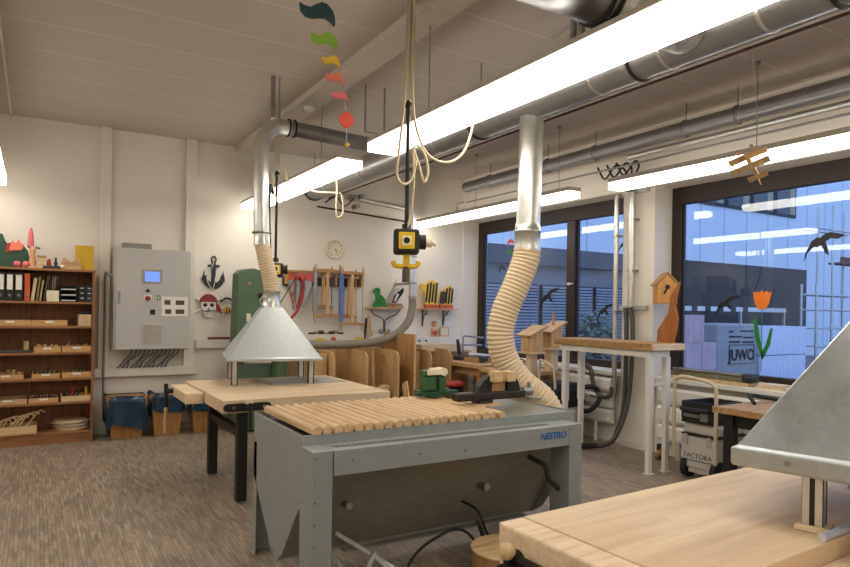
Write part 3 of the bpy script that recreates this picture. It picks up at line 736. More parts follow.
# ---------------------------------------------------------------- power poles
def power_pole(label, x, y, zb, zc, rz, sc=1.0, full=True):
    t = thing('socket_pole', label, 'power pole', (x, y, zb), rz, 'hanging socket poles')
    MB().b(-.026, .026, -.02, .02, zc - zb, ZC - zb).build('channel', M['lamp'], t, .003, True)
    MB().cyl((0, 0, .17), (0, 0, zc - zb), .014, n=10).ball((0, 0, zc - zb - .03), .026, 10).build('rod', M['black'], t, 0, True)
    s = .085 * sc
    bx = MB().b(-s, s, -.07, .07, -.0, .165 * sc).build('socket_box', M['rubber'], t, .02, True, 3)
    MB().b(-s * .62, s * .62, -.082, -.068, .03, .14 * sc).build('face', M['yellow'], bx, .006, True)
    MB().b(-.03, .03, -.087, -.082, .055, .115).build('socket', M['cream'], bx, .004, True)
    MB().cyl((0, -.089, .085), (0, -.0868, .085), .021, n=18).build('socket_well', M['rubber'], bx, 0, True)
    MB().cyl((0, 0, .16), (0, 0, .20), .03, n=14).build('gland', M['rubber'], bx, 0, True)
    MB().cyl((s, -.0, .085), (s + .045, 0, .085), .05, n=20).build('side_socket', M['rubber'], bx, 0, True)
    if not full: return t
    MB().cyl((s + .045, 0, .085), (s + .085, 0, .085), .035, n=16).cyl((s + .085, 0, .085), (s + .115, 0, .07), .016, n=10).build('plug', M['cream'], bx, 0, True)
    MB().b(-.02, .02, -.016, .016, -.07, 0).tube(catmull([(-.085, 0, -.045), (-.07, 0, -.075), (0, 0, -.08), (.07, 0, -.075), (.085, 0, -.045)], 6), .016, 10).build('hanger_hook', M['yellow'], t, 0, True)
    MB().cyl((0, 0, -.1), (0, 0, -.08), .02, n=12).cyl((0, 0, -.185), (0, 0, -.10), .024, n=14).build('air_coupling', M['greyhose'], t, 0, True)
    return t
power_pole('hanging pole with a black and yellow socket box over the sanding table', 2.10, 3.7, 1.91, 2.93, R(-27))
power_pole('hanging pole with a yellow socket box partly hidden behind the left hood hose', 2.115, 6.45, 1.85, 2.95, R(-18), .9, False)
def cord(label, pts, mat='cord', r=.009): tag(MB().tube(catmull(pts, 8), r, 8).build('hanging_cord', M[mat]), label, 'cord', 'cords on the socket poles')
Y = 3.62
cord('beige cord looping lowest to the left of the central socket pole', [(x, Y + dy, z) for x, z, dy in ((2.083, 3.56, .05), (2.068, 3.17, .04), (2.029, 2.837, .02), (1.99, 2.572, 0), (1.978, 2.41, 0), (2.023, 2.357, 0), (2.083, 2.39, 0), (2.118, 2.512, 0), (2.094, 2.6, .03))])
cord('small beige cord loop right beside the central socket pole', [(x, Y, z) for x, z in ((2.094, 2.6), (2.141, 2.495), (2.182, 2.389), (2.212, 2.458), (2.186, 2.567), (2.131, 2.619), (2.095, 2.6))])
cord('long beige cord swinging from the central socket pole up onto the lamp', [(2.088, Y, 3.58), (2.088, Y, 2.913), (2.146, Y, 2.66), (2.241, Y, 2.555), (2.385, Y, 2.548), (2.507, Y, 2.646), (2.57, Y - .02, 2.863), (2.56, Y - .06, 2.95), (2.45, Y - .02, 2.935)])
cord('beige cord running straight down to the central socket box', [(2.094, Y, 2.6), (2.11, Y + .01, 2.39), (2.112, Y + .04, 2.196), (2.095, 3.68, 2.08)])
cord('beige cord looping over the second lamp beside the left socket pole', [(2.08, 6.4, 3.5), (2.14, 6.38, 3.1), (2.2, 6.36, 2.75), (2.12, 6.36, 2.6), (2.06, 6.38, 2.72), (2.05, 6.4, 2.9)])
cord('beige cord hanging straight in a narrow loop from the second lamp', [(2.55, 6.2, 2.9), (2.52, 6.1, 2.94), (2.56, 5.95, 2.85), (2.565, 5.95, 2.5), (2.6, 5.95, 2.46), (2.64, 5.95, 2.52), (2.62, 5.95, 2.68), (2.56, 5.97, 2.7), (2.35, 6.1, 2.72), (2.1, 6.3, 2.86)])
cord('dark cable running down beside the left hood duct', [(2.06, 6.4, 2.7), (2.0, 6.3, 2.76), (1.985, 6.28, 2.5), (1.995, 6.28, 2.2), (2.03, 6.34, 1.98)], 'rubber', .014)
# ---------------------------------------------------------------- bookcase on the left
bc = thing('bookcase', 'tall brown veneer bookcase with open shelves against the left of the back wall', 'bookcase', (.08, 8.3, 0))
BX0, BX1, BY0, BY1 = -.44, .575, 8.1, 8.48
MB().b(BX0, BX0 + .025, BY0, BY1, 0, 1.9).build('side_panel', M['case'], bc)
MB().b(BX1 - .025, BX1, BY0, BY1, 0, 1.9).build('side_panel', M['case'], bc)
MB().b(BX0 - .005, BX1 + .005, BY0 - .01, BY1, 1.9, 1.925).build('top', M['casex'], bc, .002)
MB().b(BX0 + .025, BX1 - .025, BY1 - .012, BY1, .08, 1.9).build('back_panel', M['case'], bc)
MB().b(BX0 + .025, BX1 - .025, BY0 + .02, BY0 + .04, 0, .10).build('plinth', M['casex'], bc)
SH = [1.565, 1.295, 1.005, .72, .455, .125]
for z in SH: MB().b(BX0 + .025, BX1 - .025, BY0 + .004, BY1 - .012, z - .024, z).build('shelf', M['casex'], bc, .002)
def binder(x, w, h, mat, label, lab='cream', tilt=0):
    t = thing('ring_binder', label, 'binder', (x + w / 2, 8.26, SH[0]), 0, 'binders on the top shelf')
    MB().b(x, x + w, 8.13, 8.42, SH[0] + .001, SH[0] + h).build('cover', M[mat], t, .004)
    if lab: MB().b(x + .012, x + w - .012, 8.1275, 8.13, SH[0] + .12, SH[0] + h - .02).build('spine_label', M[lab], t)
    MB().lathe([(.012, -.003), (.016, 0), (.012, .003)], (x + w / 2, 8.128, SH[0] + .06), 12, (0, 1, 0)).build('finger_ring', M['steel'], t)
binder(-.27, .075, .30, 'black', 'black ring binder with white spine label at the left of the top shelf', 'paper')
binder(-.19, .078, .30, 'black', 'black ring binder with white spine label next to the orange binder', 'paper')
binder(-.35, .075, .30, 'black', 'black ring binder partly out of the picture on the top shelf', 'paper')
binder(-.10, .052, .30, 'orange', 'orange ring binder on the top shelf', None)
def book(x, w, h, col, label, tilt=0):
    m = plain('book_' + label.split()[0], col, .6)
    t = thing('book', label, 'book', (x, 8.24, SH[0] + .005), 0, 'books on the top shelf'); t.rotation_euler = (0, tilt, 0)
    c = MB().b(0, .003, -.1, .1, 0, h).b(w - .003, w, -.1, .1, 0, h).b(0, w, -.1, -.097, 0, h).build('cover', m, t, 0, True)
    MB().b(.003, w - .003, -.097, .096, .003, h - .003).build('pages', M['paper'], t, 0, True)
book(-.045, .036, .25, 'c9b68f', 'cream book with dark spine lettering leaning beside the orange binder', R(7))
book(.005, .022, .27, '8f8050', 'olive thin book on the top shelf, leaning right', R(6))
book(.035, .022, .23, 'b49a68', 'tan book leaning in the top shelf', R(7))
book(.07, .02, .26, '4d4333', 'brown thin book leaning in the top shelf', R(8))
fl = thing('magazine_holder', 'pale cardboard file holder with papers on the top shelf', 'file holder', (.17, 8.25, SH[0]))
MB().b(.105, .225, 8.14, 8.4, SH[0] + .001, SH[0] + .12).build('holder', M['cream'], fl, .003)
for i in range(5): MB().box((.125 + i * .02, 8.27, SH[0] + .2), (.006, .2, .16), ry=R(4 + i)).build('folder', [M['cardboard'], M['teal'], M['steel'], M['plyx'], M['greyhose']][i], fl)
for k in range(3):
    z = SH[0] + .002 + k * .062
    t = thing('letter_tray', ['dark letter tray at the bottom of the stack on the top shelf', 'dark green letter tray in the middle of the stack on the top shelf', 'dark letter tray topmost of the stack on the top shelf'][k], 'letter tray', (.32, 8.25, z), 0, 'letter trays')
    MB().b(.235, .40, 8.13, 8.4, z, z + .006).b(.235, .241, 8.13, 8.4, z, z + .058).b(.394, .40, 8.13, 8.4, z, z + .058).b(.235, .40, 8.394, 8.4, z, z + .058).build('tray', M['dgreen'] if k == 1 else M['char'], t)
    MB().b(.25, .385, 8.14, 8.38, z + .007, z + .018).build('papers', M['paper'], t)
for i, x in enumerate((.415, .488)):
    t = thing('drawer_box', ['small dark drawer box left in the organiser pair on the top shelf', 'small dark drawer box at the right end of the top shelf'][i], 'drawer box', (x + .03, 8.25, SH[0]), 0, 'drawer boxes on the top shelf')
    MB().b(x, x + .068, 8.14, 8.38, SH[0] + .001, SH[0] + .175).build('case', M['char'], t)
    for k in range(3):
        d = MB().b(x + .004, x + .064, 8.134, 8.14, SH[0] + .008 + k * .056, SH[0] + .054 + k * .056).build('drawer', M['navy'] if i else M['rubber'], t, .002)
        MB().b(x + .02, x + .048, 8.126, 8.134, SH[0] + .038 + k * .056, SH[0] + .046 + k * .056).build('label_holder', M['paper'], d)
# wooden trays with things in them
rnd = random.Random(11)
def tray(x0, x1, zi, h, label, mat='tray', tab=True, ya=8.12, yb=8.42):
    z = SH[zi]; t = thing('wooden_tray', label, 'tray', ((x0 + x1) / 2, 8.27, z), 0, 'wooden trays in the bookcase')
    m = M[mat]; k = .012
    MB().b(x0, x1, ya, yb, z + .001, z + .01).b(x0, x0 + k, ya, yb, z + .01, z + h).b(x1 - k, x1, ya, yb, z + .01, z + h).b(x0 + k, x1 - k, yb - k, yb, z + .01, z + h).build('box', m, t)
    MB().b(x0, x1, ya - .004, ya + k - .004, z + .001, z + h).build('front', m, t, .002)
    if tab: MB().b((x0 + x1) / 2 - .04, (x0 + x1) / 2 + .04, ya - .0055, ya - .0042, z + h * .55, z + h * .9).build('label_strip', M['paper'], t)
    return z + h
def fill(x0, x1, z, n, what, mats, group, kinds=('rod', 'block', 'ball'), tall=.05):
    w = (x1 - x0 - .03) / n
    for i in range(n):
        cx = x0 + .015 + w * (i + .5); y = rnd.uniform(8.19, 8.3); m = M[rnd.choice(mats)]; k = rnd.choice(kinds); b = MB()
        if k == 'rod': b.beam((cx - w * .4, y, z - .03), (cx + w * .4, y + .04, z + rnd.uniform(.0, tall)), .012, .012)
        elif k == 'block': b.box((cx, y, z + .0), (w * .7, .08, tall), rnd.uniform(-.3, .3))
        elif k == 'ball': b.ball((cx, y, z + .0), min(w * .42, .03), 10)
        else: b.lathe([(.012, 0), (.02, .01), (.013, .04), (.018, .07), (.012, tall + .04)], (cx, y, z - .03), 10)
        tag(b.build('small_piece', m), what, 'offcut', group)
tray(-.412, -.035, 1, .062, 'long shallow wooden tray at the left of the second shelf')
tray(-.03, .31, 1, .062, 'long shallow wooden tray in the middle of the second shelf')
z = tray(.415, .545, 1, .13, 'small wooden box with blue cloth at the right of the second shelf', 'cork', False)
cl = MB()
for i in range(5): cl.ball((.445 + i * .017, 8.2 + .03 * (i % 2), z + .012), .03, 10, (1, 1, .7))
tag(cl.build('blue_cloth', M['navy']), 'crumpled dark blue cloth in the small box on the second shelf', 'cloth')
tb_ = thing('dark_tray', 'flat dark tray at the left of the third shelf', 'tray', (-.25, 8.25, SH[2])); MB().b(-.40, -.02, 8.13, 8.38, SH[2] + .001, SH[2] + .012).build('base', M['char'], tb_); MB().b(-.40, -.02, 8.13, 8.142, SH[2] + .012, SH[2] + .035).build('rim', M['greyhose'], tb_)
tag(MB().lathe([(.03, 0), (.03, .004), (.026, .008), (.026, .1), (.03, .105), (.03, .11)], (-.075, 8.2, SH[2] + .014), 18).build('turned_cylinder', M['cork']), 'upright pale wooden cylinder on the dark tray of the third shelf', 'cylinder')
z = tray(-.005, .25, 2, .062, 'wooden tray in the middle of the third shelf'); fill(0, .25, z, 4, 'small pale offcut in the middle tray of the third shelf', ('pine', 'cork'), 'offcuts third shelf middle')
z = tray(.262, .545, 2, .066, 'wooden tray at the right of the third shelf'); fill(.26, .545, z, 3, 'bent pale wood strip in the right tray of the third shelf', ('pine', 'cork'), 'strips third shelf right', ('rod',), .06)
z = tray(-.412, -.095, 3, .056, 'wooden tray cut by the picture edge on the fourth shelf'); fill(-.28, -.1, z, 3, 'turned wooden knob in the left tray of the fourth shelf', ('oakz', 'cork'), 'pieces fourth shelf left', ('turn', 'ball'), .02)
z = tray(-.02, .245, 3, .056, 'wooden tray in the middle of the fourth shelf'); fill(-.02, .245, z, 6, 'dark small part in the middle tray of the fourth shelf', ('char', 'rubber', 'oak', 'navy'), 'parts fourth shelf middle')
z = tray(.265, .55, 3, .062, 'wooden tray at the right of the fourth shelf'); fill(.27, .55, z, 6, 'thin dark tool in the right tray of the fourth shelf', ('char', 'rubber', 'navy', 'steel'), 'tools fourth shelf right', ('rod',), .04)
z = tray(-.412, -.06, 4, .055, 'brown wooden tray at the left of the fifth shelf', 'plyx')
z = tray(-.045, .235, 4, .055, 'wooden tray in the middle of the fifth shelf'); fill(-.04, .235, z, 8, 'dark handled tool in the middle tray of the fifth shelf', ('char', 'steel', 'navy', 'rubber'), 'tools fifth shelf middle', ('rod', 'ball'), .03)
z = tray(.26, .55, 4, .062, 'wooden tray with coloured handles at the right of the fifth shelf', 'pine', False); fill(.26, .46, z, 4, 'dark pliers handle in the right tray of the fifth shelf', ('char', 'navy', 'rubber'), 'tools fifth shelf right', ('rod', 'block'), .05)
for x, m, lb in ((.38, 'red', 'red handle sticking up from the right tray of the fifth shelf'), (.515, 'yellow', 'yellow handle sticking up from the right tray of the fifth shelf')):
    tag(MB().tube([(x, 8.2, z - .03), (x - .006, 8.2, z + .04), (x - .01, 8.2, z + .09)], [.01, .013, .012], 10).build('screwdriver', M[m]), lb, 'tool')
z = tray(-.412, .035, 5, .092, 'large pine tray of bent frames on the bottom shelf', 'pine', False)
for i in range(7):
    x = -.33 + i * .05
    tag(MB().tube(catmull([(x - .06, 8.18 + .02 * (i % 3), z - .05), (x, 8.2, z + .03 + .02 * (i % 3)), (x + .09, 8.22, z + .07 + .012 * i), (x + .14, 8.2, z + .02 + .018 * i)], 6), .009, 6).build('bent_strip', M['pine']), 'bent pale wooden strip sticking out of the large bottom tray', 'strip', 'bent strips bottom tray')
for i in range(9):
    x = .285 + .016 * ((i * 5) % 3 - 1); r = (.2 if i > 5 else .185) - .006 * (i % 3)
    zz = SH[5] + .002 + i * .013
    o = MB().lathe([(r - .002, 0), (r, .002), (r, .008), (r - .002, .01)], (0, 0, 0), 36).build('round_board', M['paper'] if i % 3 == 1 else M['plyx'])
    o.location = (x + .08, 8.29, zz); o.scale = (.94, .82, 1)
    tag(o, ['lowest', 'second lowest', 'third lowest', 'fourth', 'middle', 'sixth', 'third from top', 'second from top', 'topmost'][i] + ' round thin board of the stack on the bottom shelf', 'board', 'round boards')
# toys on top of the bookcase
ZB = 1.926
cr = thing('painted_crocodile', 'dark green painted wooden dragon with an orange comb on top of the bookcase', 'wooden toy', (-.2, 8.25, ZB), 0)
MB().prism([(-.4, ZB), (-.06, ZB), (-.05, ZB + .10), (-.08, ZB + .20), (-.13, ZB + .26), (-.19, ZB + .27), (-.24, ZB + .22), (-.28, ZB + .28), (-.31, ZB + .36), (-.37, ZB + .36), (-.41, ZB + .2)], 'y', 8.24, 8.27).build('body', M['dgreen'], cr, .006)
MB().prism([(-.25, ZB + .18), (-.22, ZB + .30), (-.19, ZB + .26), (-.16, ZB + .31), (-.13, ZB + .25), (-.11, ZB + .27), (-.13, ZB + .19)], 'y', 8.225, 8.239).build('comb', M['salmon'], cr, .003)
MB().prism([(-.28, ZB + .16), (-.23, ZB + .16), (-.22, ZB + .27), (-.27, ZB + .26)], 'y', 8.228, 8.239).build('mouth', M['red'], cr, .003)
fg = thing('wooden_clown', 'small wooden figure with a tall pink hat on top of the bookcase', 'wooden toy', (-.03, 8.2, ZB))
MB().b(-.12, .05, 8.15, 8.26, ZB + .001, ZB + .018).build('base', M['pine'], fg)
MB().lathe([(.03, 0), (.038, .03), (.03, .09), (.022, .13), (.03, .15), (.034, .19), (.02, .22), (.001, .225)], (-.03, 8.2, ZB + .018), 14).build('body', M['skin'], fg)
MB().lathe([(.034, 0), (.03, .06), (.024, .14), (.012, .2), (.001, .21)], (-.05, 8.21, ZB + .235), 14).build('hat', M['pink'], fg)
MB().cyl((-.08, 8.2, ZB + .23), (.04, 8.2, ZB + .22), .008, n=8).build('hat_brim', M['teal'], fg)
for k, x in enumerate((-.17, -.09)):
    tag(MB().ball((x, 8.16, ZB + .036), .036, 14).build('wooden_ball', M['pink']), ['larger pink wooden ball at the edge of the bookcase top', 'pink wooden ball beside the figure on the bookcase top'][k], 'ball', 'pink balls')
tw = thing('wooden_toy_house', 'small wooden toy with two columns and a red end on the bookcase top', 'wooden toy', (.1, 8.22, ZB))
for x in (.02, .06): MB().b(x, x + .03, 8.18, 8.24, ZB + .001, ZB + .12).build('column', M['pine'], tw)
MB().b(.01, .1, 8.17, 8.25, ZB + .12, ZB + .14).build('lintel', M['oak'], tw)
MB().lathe([(.02, 0), (.022, .05), (.015, .1), (.001, .11)], (.125, 8.21, ZB + .001), 12).build('red_peg', M['red'], tw)
kn = thing('plane_model', 'low dark tool on a board on the bookcase top', 'tool', (.2, 8.2, ZB))
MB().b(.07, .27, 8.15, 8.22, ZB + .001, ZB + .03).build('board', M['char'], kn, .005)
MB().lathe([(.014, 0), (.02, .03), (.01, .06), (.012, .09), (.001, .1)], (.19, 8.19, ZB + .03), 10).build('knob', M['char'], kn)
bt = thing('toy_cradle', 'small wooden cradle with two pointed ends on the bookcase top', 'wooden toy', (.3, 8.2, ZB))
MB().prism([(.24, ZB + .06), (.27, ZB + .14), (.34, ZB + .08), (.41, ZB + .14), (.44, ZB + .05), (.43, ZB + .001), (.27, ZB + .001)], 'y', 8.17, 8.19).build('front', M['plyx'], bt, .003)
MB().prism([(.24, ZB + .06), (.27, ZB + .14), (.34, ZB + .08), (.41, ZB + .14), (.44, ZB + .05), (.43, ZB + .001), (.27, ZB + .001)], 'y', 8.27, 8.29).build('back', M['plyx'], bt, .003)
MB().b(.27, .43, 8.19, 8.27, ZB + .001, ZB + .05).build('seat', M['oak'], bt)
MB().ball((.255, 8.15, ZB + .025), .024, 10).build('wheel', M['cream'], bt)
tag(MB().box((.475, 8.27, ZB + .142), (.185, .02, .28), rx=R(-4)).build('yellow_board', M['yboard'], None, .003), 'plain yellow square board standing at the right end of the bookcase top', 'board')

# ---------------------------------------------------------------- control cabinet
cb = thing('control_cabinet', 'grey electrical control cabinet with a blue screen mounted on the back wall', 'cabinet', (1.2, 8.3, 1.0), 0)
CX0, CX1, CZ0, CZ1 = .80, 1.635, 1.01, 2.21
MB().b(CX0 - .02, CX1, 8.24, 8.43, CZ0, CZ1).build('body', M['cab'], cb, .006)
dr_ = MB().b(CX0, CX1 - .004, 8.22, 8.24, CZ0 + .006, CZ1 - .006).build('door', M['cab'], cb, .006)
s = MB().b(1.075, 1.305, 8.213, 8.22, 1.80, 1.965).build('screen_frame', M['steel'], dr_, .004)
MB().b(1.11, 1.27, 8.2115, 8.213, 1.825, 1.94).build('display', M['screen'], s)
MB().b(1.10, 1.19, 8.2185, 8.22, 1.60, 1.665).build('button_plate', M['paper'], dr_)
MB().lathe([(.024, 0), (.024, .012), (.03, .014), (.026, .035), (.001, .04)], (1.145, 8.219, 1.625), 18, (0, -1, 0)).build('stop_button', M['red'], dr_)
MB().lathe([(.02, 0), (.016, .02), (.001, .022)], (1.145, 8.22, 1.715), 16, (0, -1, 0)).build('reset_button', M['char'], dr_)
MB().b(1.172, 1.228, 8.212, 8.22, 1.43, 1.49).cyl((1.2, 8.205, 1.46), (1.2, 8.213, 1.46), .018, n=14).build('main_switch', M['black'], dr_)
gs = MB().b(1.245, 1.285, 8.218, 8.22, 1.60, 1.66).build('green_sign', M['leafgreen'], dr_)
MB().b(1.26, 1.27, 8.217, 8.2179, 1.61, 1.65).b(1.25, 1.28, 8.217, 8.2179, 1.625, 1.635).build('white_cross', M['paper'], gs)
nt_ = MB().b(1.30, 1.60, 8.2175, 8.22, 1.415, 1.65).build('notice_sheet', M['paper'], dr_)
for x, z in ((1.33, 1.55), (1.46, 1.55), (1.34, 1.44), (1.46, 1.44)): MB().b(x, x + .1 - (.03 if x < 1.4 else 0), 8.2165, 8.2175, z, z + .055).build('printed_picture', M['greyhose'], nt_)
ln = MB()
for k in range(4): ln.b(1.33, 1.42 - .01 * (k % 2), 8.2168, 8.2175, 1.612 - k * .004 + .0, 1.613 - k * .004)
ln.build('printed_lines', M['greyhose'], nt_)
vg_ = MB().b(1.075, 1.32, 8.212, 8.22, 1.085, 1.335).build('vent_frame', M['cab'], dr_, .004)
lv_ = MB()
for k in range(15): lv_.box((1.1975, 8.209, 1.115 + k * .0135), (.2, .006, .010), rx=R(-30))
lv_.build('vent_louvre', M['lamp'], vg_)
for x in (.835,): MB().b(x - .014, x + .014, 8.213, 8.22, 1.555, 1.70).build('lock_bar', M['steel'], dr_, .003)
bx = thing('junction_box', 'small metal housing with openings lying on top of the control cabinet', 'box', (1.0, 8.33, CZ1))
MB().b(.87, 1.19, 8.28, 8.4, CZ1 + .001, CZ1 + .065).build('case', M['steel'], bx, .004)
for k in range(5): MB().b(.885 + k * .06, .925 + k * .06, 8.277, 8.28, CZ1 + .015, CZ1 + .05).build('opening', M['greyd'], bx)
cbm = plain('grey_cable', '6b665e', .6)
for i in range(12):
    x = 1.0 + .048 * i
    tag(MB().tube(catmull([(x, 8.36, CZ0 + .0), (x - .02, 8.36, .95), (x - .08 - .02 * (i % 3), 8.37, .88 - .02 * (i % 2)), (x - .14, 8.39, .80), (x - .15, 8.44, .79)], 6), .01, 8).build('cabinet_cable', cbm), 'grey cable curving down from the control cabinet into the trunking', 'cable', 'cables under the control cabinet')
wp = MB().tube([(.70, 8.4, .3), (.70, 8.4, 1.9), (.70, 8.38, 1.92), (.79, 8.36, 1.86)], .012, 10)
tag(wp.build('bent_pipe', M['steel']), 'thin bent pipe between bookcase and control cabinet', 'pipe')

# ---------------------------------------------------------------- bins
bagm = M['bag']
for k, (x0, x1, h, lb) in enumerate(((.70, 1.14, .48, 'wooden bin fully draped in a blue bag, beside the bookcase'), (1.17, 1.55, .46, 'plywood bin with a blue bag under the control cabinet'), (1.62, 2.0, .44, 'plywood bin with a blue bag behind the workbench end'))):
    t = thing('waste_bin', lb, 'waste bin', ((x0 + x1) / 2, 8.2, 0), 0, 'bagged waste bins')
    cx, w = (x0 + x1) / 2, (x1 - x0) / 2
    sq = lambda a, b, z: [(cx - a, 8.2 - b, z), (cx + a, 8.2 - b, z), (cx + a, 8.2 + b, z), (cx - a, 8.2 + b, z)]
    MB().loft([sq(w * .72, .12, .002), sq(w * .97, .17, h)]).build('bin_body', M['cardboard'], t)
    rr_ = random.Random(k + 20); n = 44; rings = []
    drop = (.39, .2, .2)[k]
    for j in range(7):
        f = j / 6; ring = []
        for i in range(n):
            a = 2 * PI * i / n
            ex = math.copysign(abs(math.cos(a)) ** .35, math.cos(a)); ey = math.copysign(abs(math.sin(a)) ** .35, math.sin(a))
            q = 1.05 + .05 * math.sin(5 * a + k + f * 2) + (.09 * math.sin(11 * a + 2 * k + 1.5 * f) + .05 * math.sin(17 * a + f * 4)) * (.25 + f) + rr_.uniform(-.02, .02)
            z = h + .025 + .035 * math.sin(3 * a + k) + .03 * (1 - f) - drop * f * (1 + .12 * math.sin(4 * a + k * 2))
            if j == 0: q *= .85; z = h + .01
            q = 1 + (q - 1) * .6 if abs(ex) > .8 else q; ring.append(Vector((cx + w * .95 * q * ex, 8.2 + .185 * q * ey, max(.03, z))))
        rings.append(ring)
    inner = [Vector((cx + (p.x - cx) * .8, 8.2 + (p.y - 8.2) * .8, h - .14)) for p in rings[0]]
    MB().rings([inner] + rings, n, (True, False)).build('bag', bagm, t)

# ---------------------------------------------------------------- things on the back wall
an = thing('wooden_anchor', 'dark painted wooden anchor hanging on the back wall', 'wall decoration', (1.95, 8.49, 1.9))
AC = 1.95
MB().b(AC - .035, AC + .035, 8.47, 8.488, 1.80, 2.10).build('shank', M['char'], an, .004)
pt = [(AC + .19 * math.cos(a), 1.90 + .16 * math.sin(a)) for a in [PI + PI * k / 14 for k in range(15)]]
inn = [(AC + .125 * math.cos(a), 1.92 + .10 * math.sin(a)) for a in [2 * PI - PI * k / 14 for k in range(15)]]
MB().prism([(AC - .15, 1.91), (AC - .2, 1.84), (AC - .16, 1.98)], 'y', 8.472, 8.486).prism([(AC + .15, 1.91), (AC + .2, 1.84), (AC + .16, 1.98)], 'y', 8.472, 8.486).prism(pt + inn, 'y', 8.47, 8.488).build('flukes', M['char'], an)
MB().b(AC - .1, AC + .1, 8.465, 8.488, 2.03, 2.06).build('stock', M['char'], an, .004)
MB().tube([(AC + .04 * math.cos(a), 8.478, 2.13 + .04 * math.sin(a)) for a in [2 * PI * k / 20 for k in range(21)]], .011, 8, (False, False)).build('ring', M['char'], an)
MB().tube(catmull([(AC, 8.46, 2.1), (AC - .08, 8.455, 1.95), (AC - .12, 8.455, 1.86), (AC - .02, 8.452, 1.74), (AC + .03, 8.46, 1.9)], 6), .006, 6).build('rope', M['paper'], an)
an.scale = (.74, 1, .98); an.location = (1.965, 8.501, 1.92)
sk = thing('pirate_skull', 'painted wooden pirate skull with red headscarf and crossed bones on the wall', 'wall decoration', (1.9, 8.49, 1.55))
SX, SZ = 1.90, 1.55
for s_ in (-1, 1):
    b = MB().cyl((SX - .17 * s_, 8.478, SZ + .10), (SX + .17 * s_, 8.478, SZ - .10), .014, n=8)
    for e in (-1, 1):
        for q in (-1, 1): b.ball((SX + .175 * s_ * e + .0, 8.478, SZ - .105 * e + .018 * q), .02, 8)
    b.build('bone', M['paper'], sk)
MB().prism([(SX + .10 * math.cos(a), SZ + .02 + .11 * math.sin(a)) for a in [2 * PI * k / 26 for k in range(26)]], 'y', 8.45, 8.472).b(SX - .05, SX + .05, 8.45, 8.472, SZ - .15, SZ - .06).build('face', M['paper'], sk, .004)
MB().prism([(SX + .112 * math.cos(a), SZ + .03 + .115 * math.sin(a)) for a in [R(8) + R(164) * k / 18 for k in range(19)]], 'y', 8.438, 8.474).prism([(SX + .09, SZ + .05), (SX + .15, SZ - .02), (SX + .17, SZ - .10), (SX + .10, SZ - .07)], 'y', 8.442, 8.468).build('headscarf', plain('scarf_red', '8e2f33', .6), sk, .003)
for dx in (-.042, .042): MB().prism([(SX + dx + .026 * math.cos(a), SZ + .005 + .024 * math.sin(a)) for a in [2 * PI * k / 14 for k in range(14)]], 'y', 8.446, 8.45).build('eye', M['black'], sk)
MB().prism([(SX - .014, SZ - .055), (SX + .014, SZ - .055), (SX, SZ - .028)], 'y', 8.446, 8.45).build('nose', M['black'], sk)
th = MB()
for k in range(4): th.b(SX - .035 + k * .022, SX - .031 + k * .022, 8.447, 8.45, SZ - .14, SZ - .09)
th.build('teeth_gap', M['black'], sk)
br_ = thing('wooden_bee', 'small striped wooden bee with a dark arch on the wall beside the skull', 'wall decoration', (2.14, 8.49, 1.5))
MB().ball((2.14, 8.46, 1.49), .055, 14, (1, .5, .8)).build('body', M['yell'], br_)
for dx in (-.02, .015): MB().b(2.14 + dx, 2.152 + dx, 8.428, 8.488, 1.45, 1.53).build('stripe', M['black'], br_)
MB().tube([(2.14 + .08 * math.cos(a), 8.475, 1.57 + .08 * math.sin(a)) for a in [R(20) + R(140) * k / 12 for k in range(13)]], .012, 8).build('arch', M['char'], br_)
for dx in (-.075, .06): MB().ball((2.145 + dx, 8.47, 1.5), .028, 10, (1, .3, 1.3)).build('wing', M['cream'], br_)
ck = thing('wall_clock', 'round cream wall clock high on the back wall', 'clock', (3.64, 8.49, 2.38))
MB().lathe([(.13, 0), (.14, .006), (.14, .035), (.128, .04), (.125, .032), (.001, .03)], (3.64, 8.498, 2.385), 36, (0, -1, 0)).build('case', M['cream'], ck)
tk = MB()
for k in range(12):
    a = 2 * PI * k / 12; tk.box((3.64 + .10 * math.sin(a), 8.4665, 2.385 + .10 * math.cos(a)), (.008, .002, .022), ry=a)
tk.build('hour_marks', M['black'], ck)
MB().box((3.665, 8.465, 2.37), (.06, .002, .008), ry=R(30)).build('hour_hand', M['black'], ck); MB().box((3.655, 8.4635, 2.35), (.09, .002, .006), ry=R(60)).build('minute_hand', M['black'], ck)
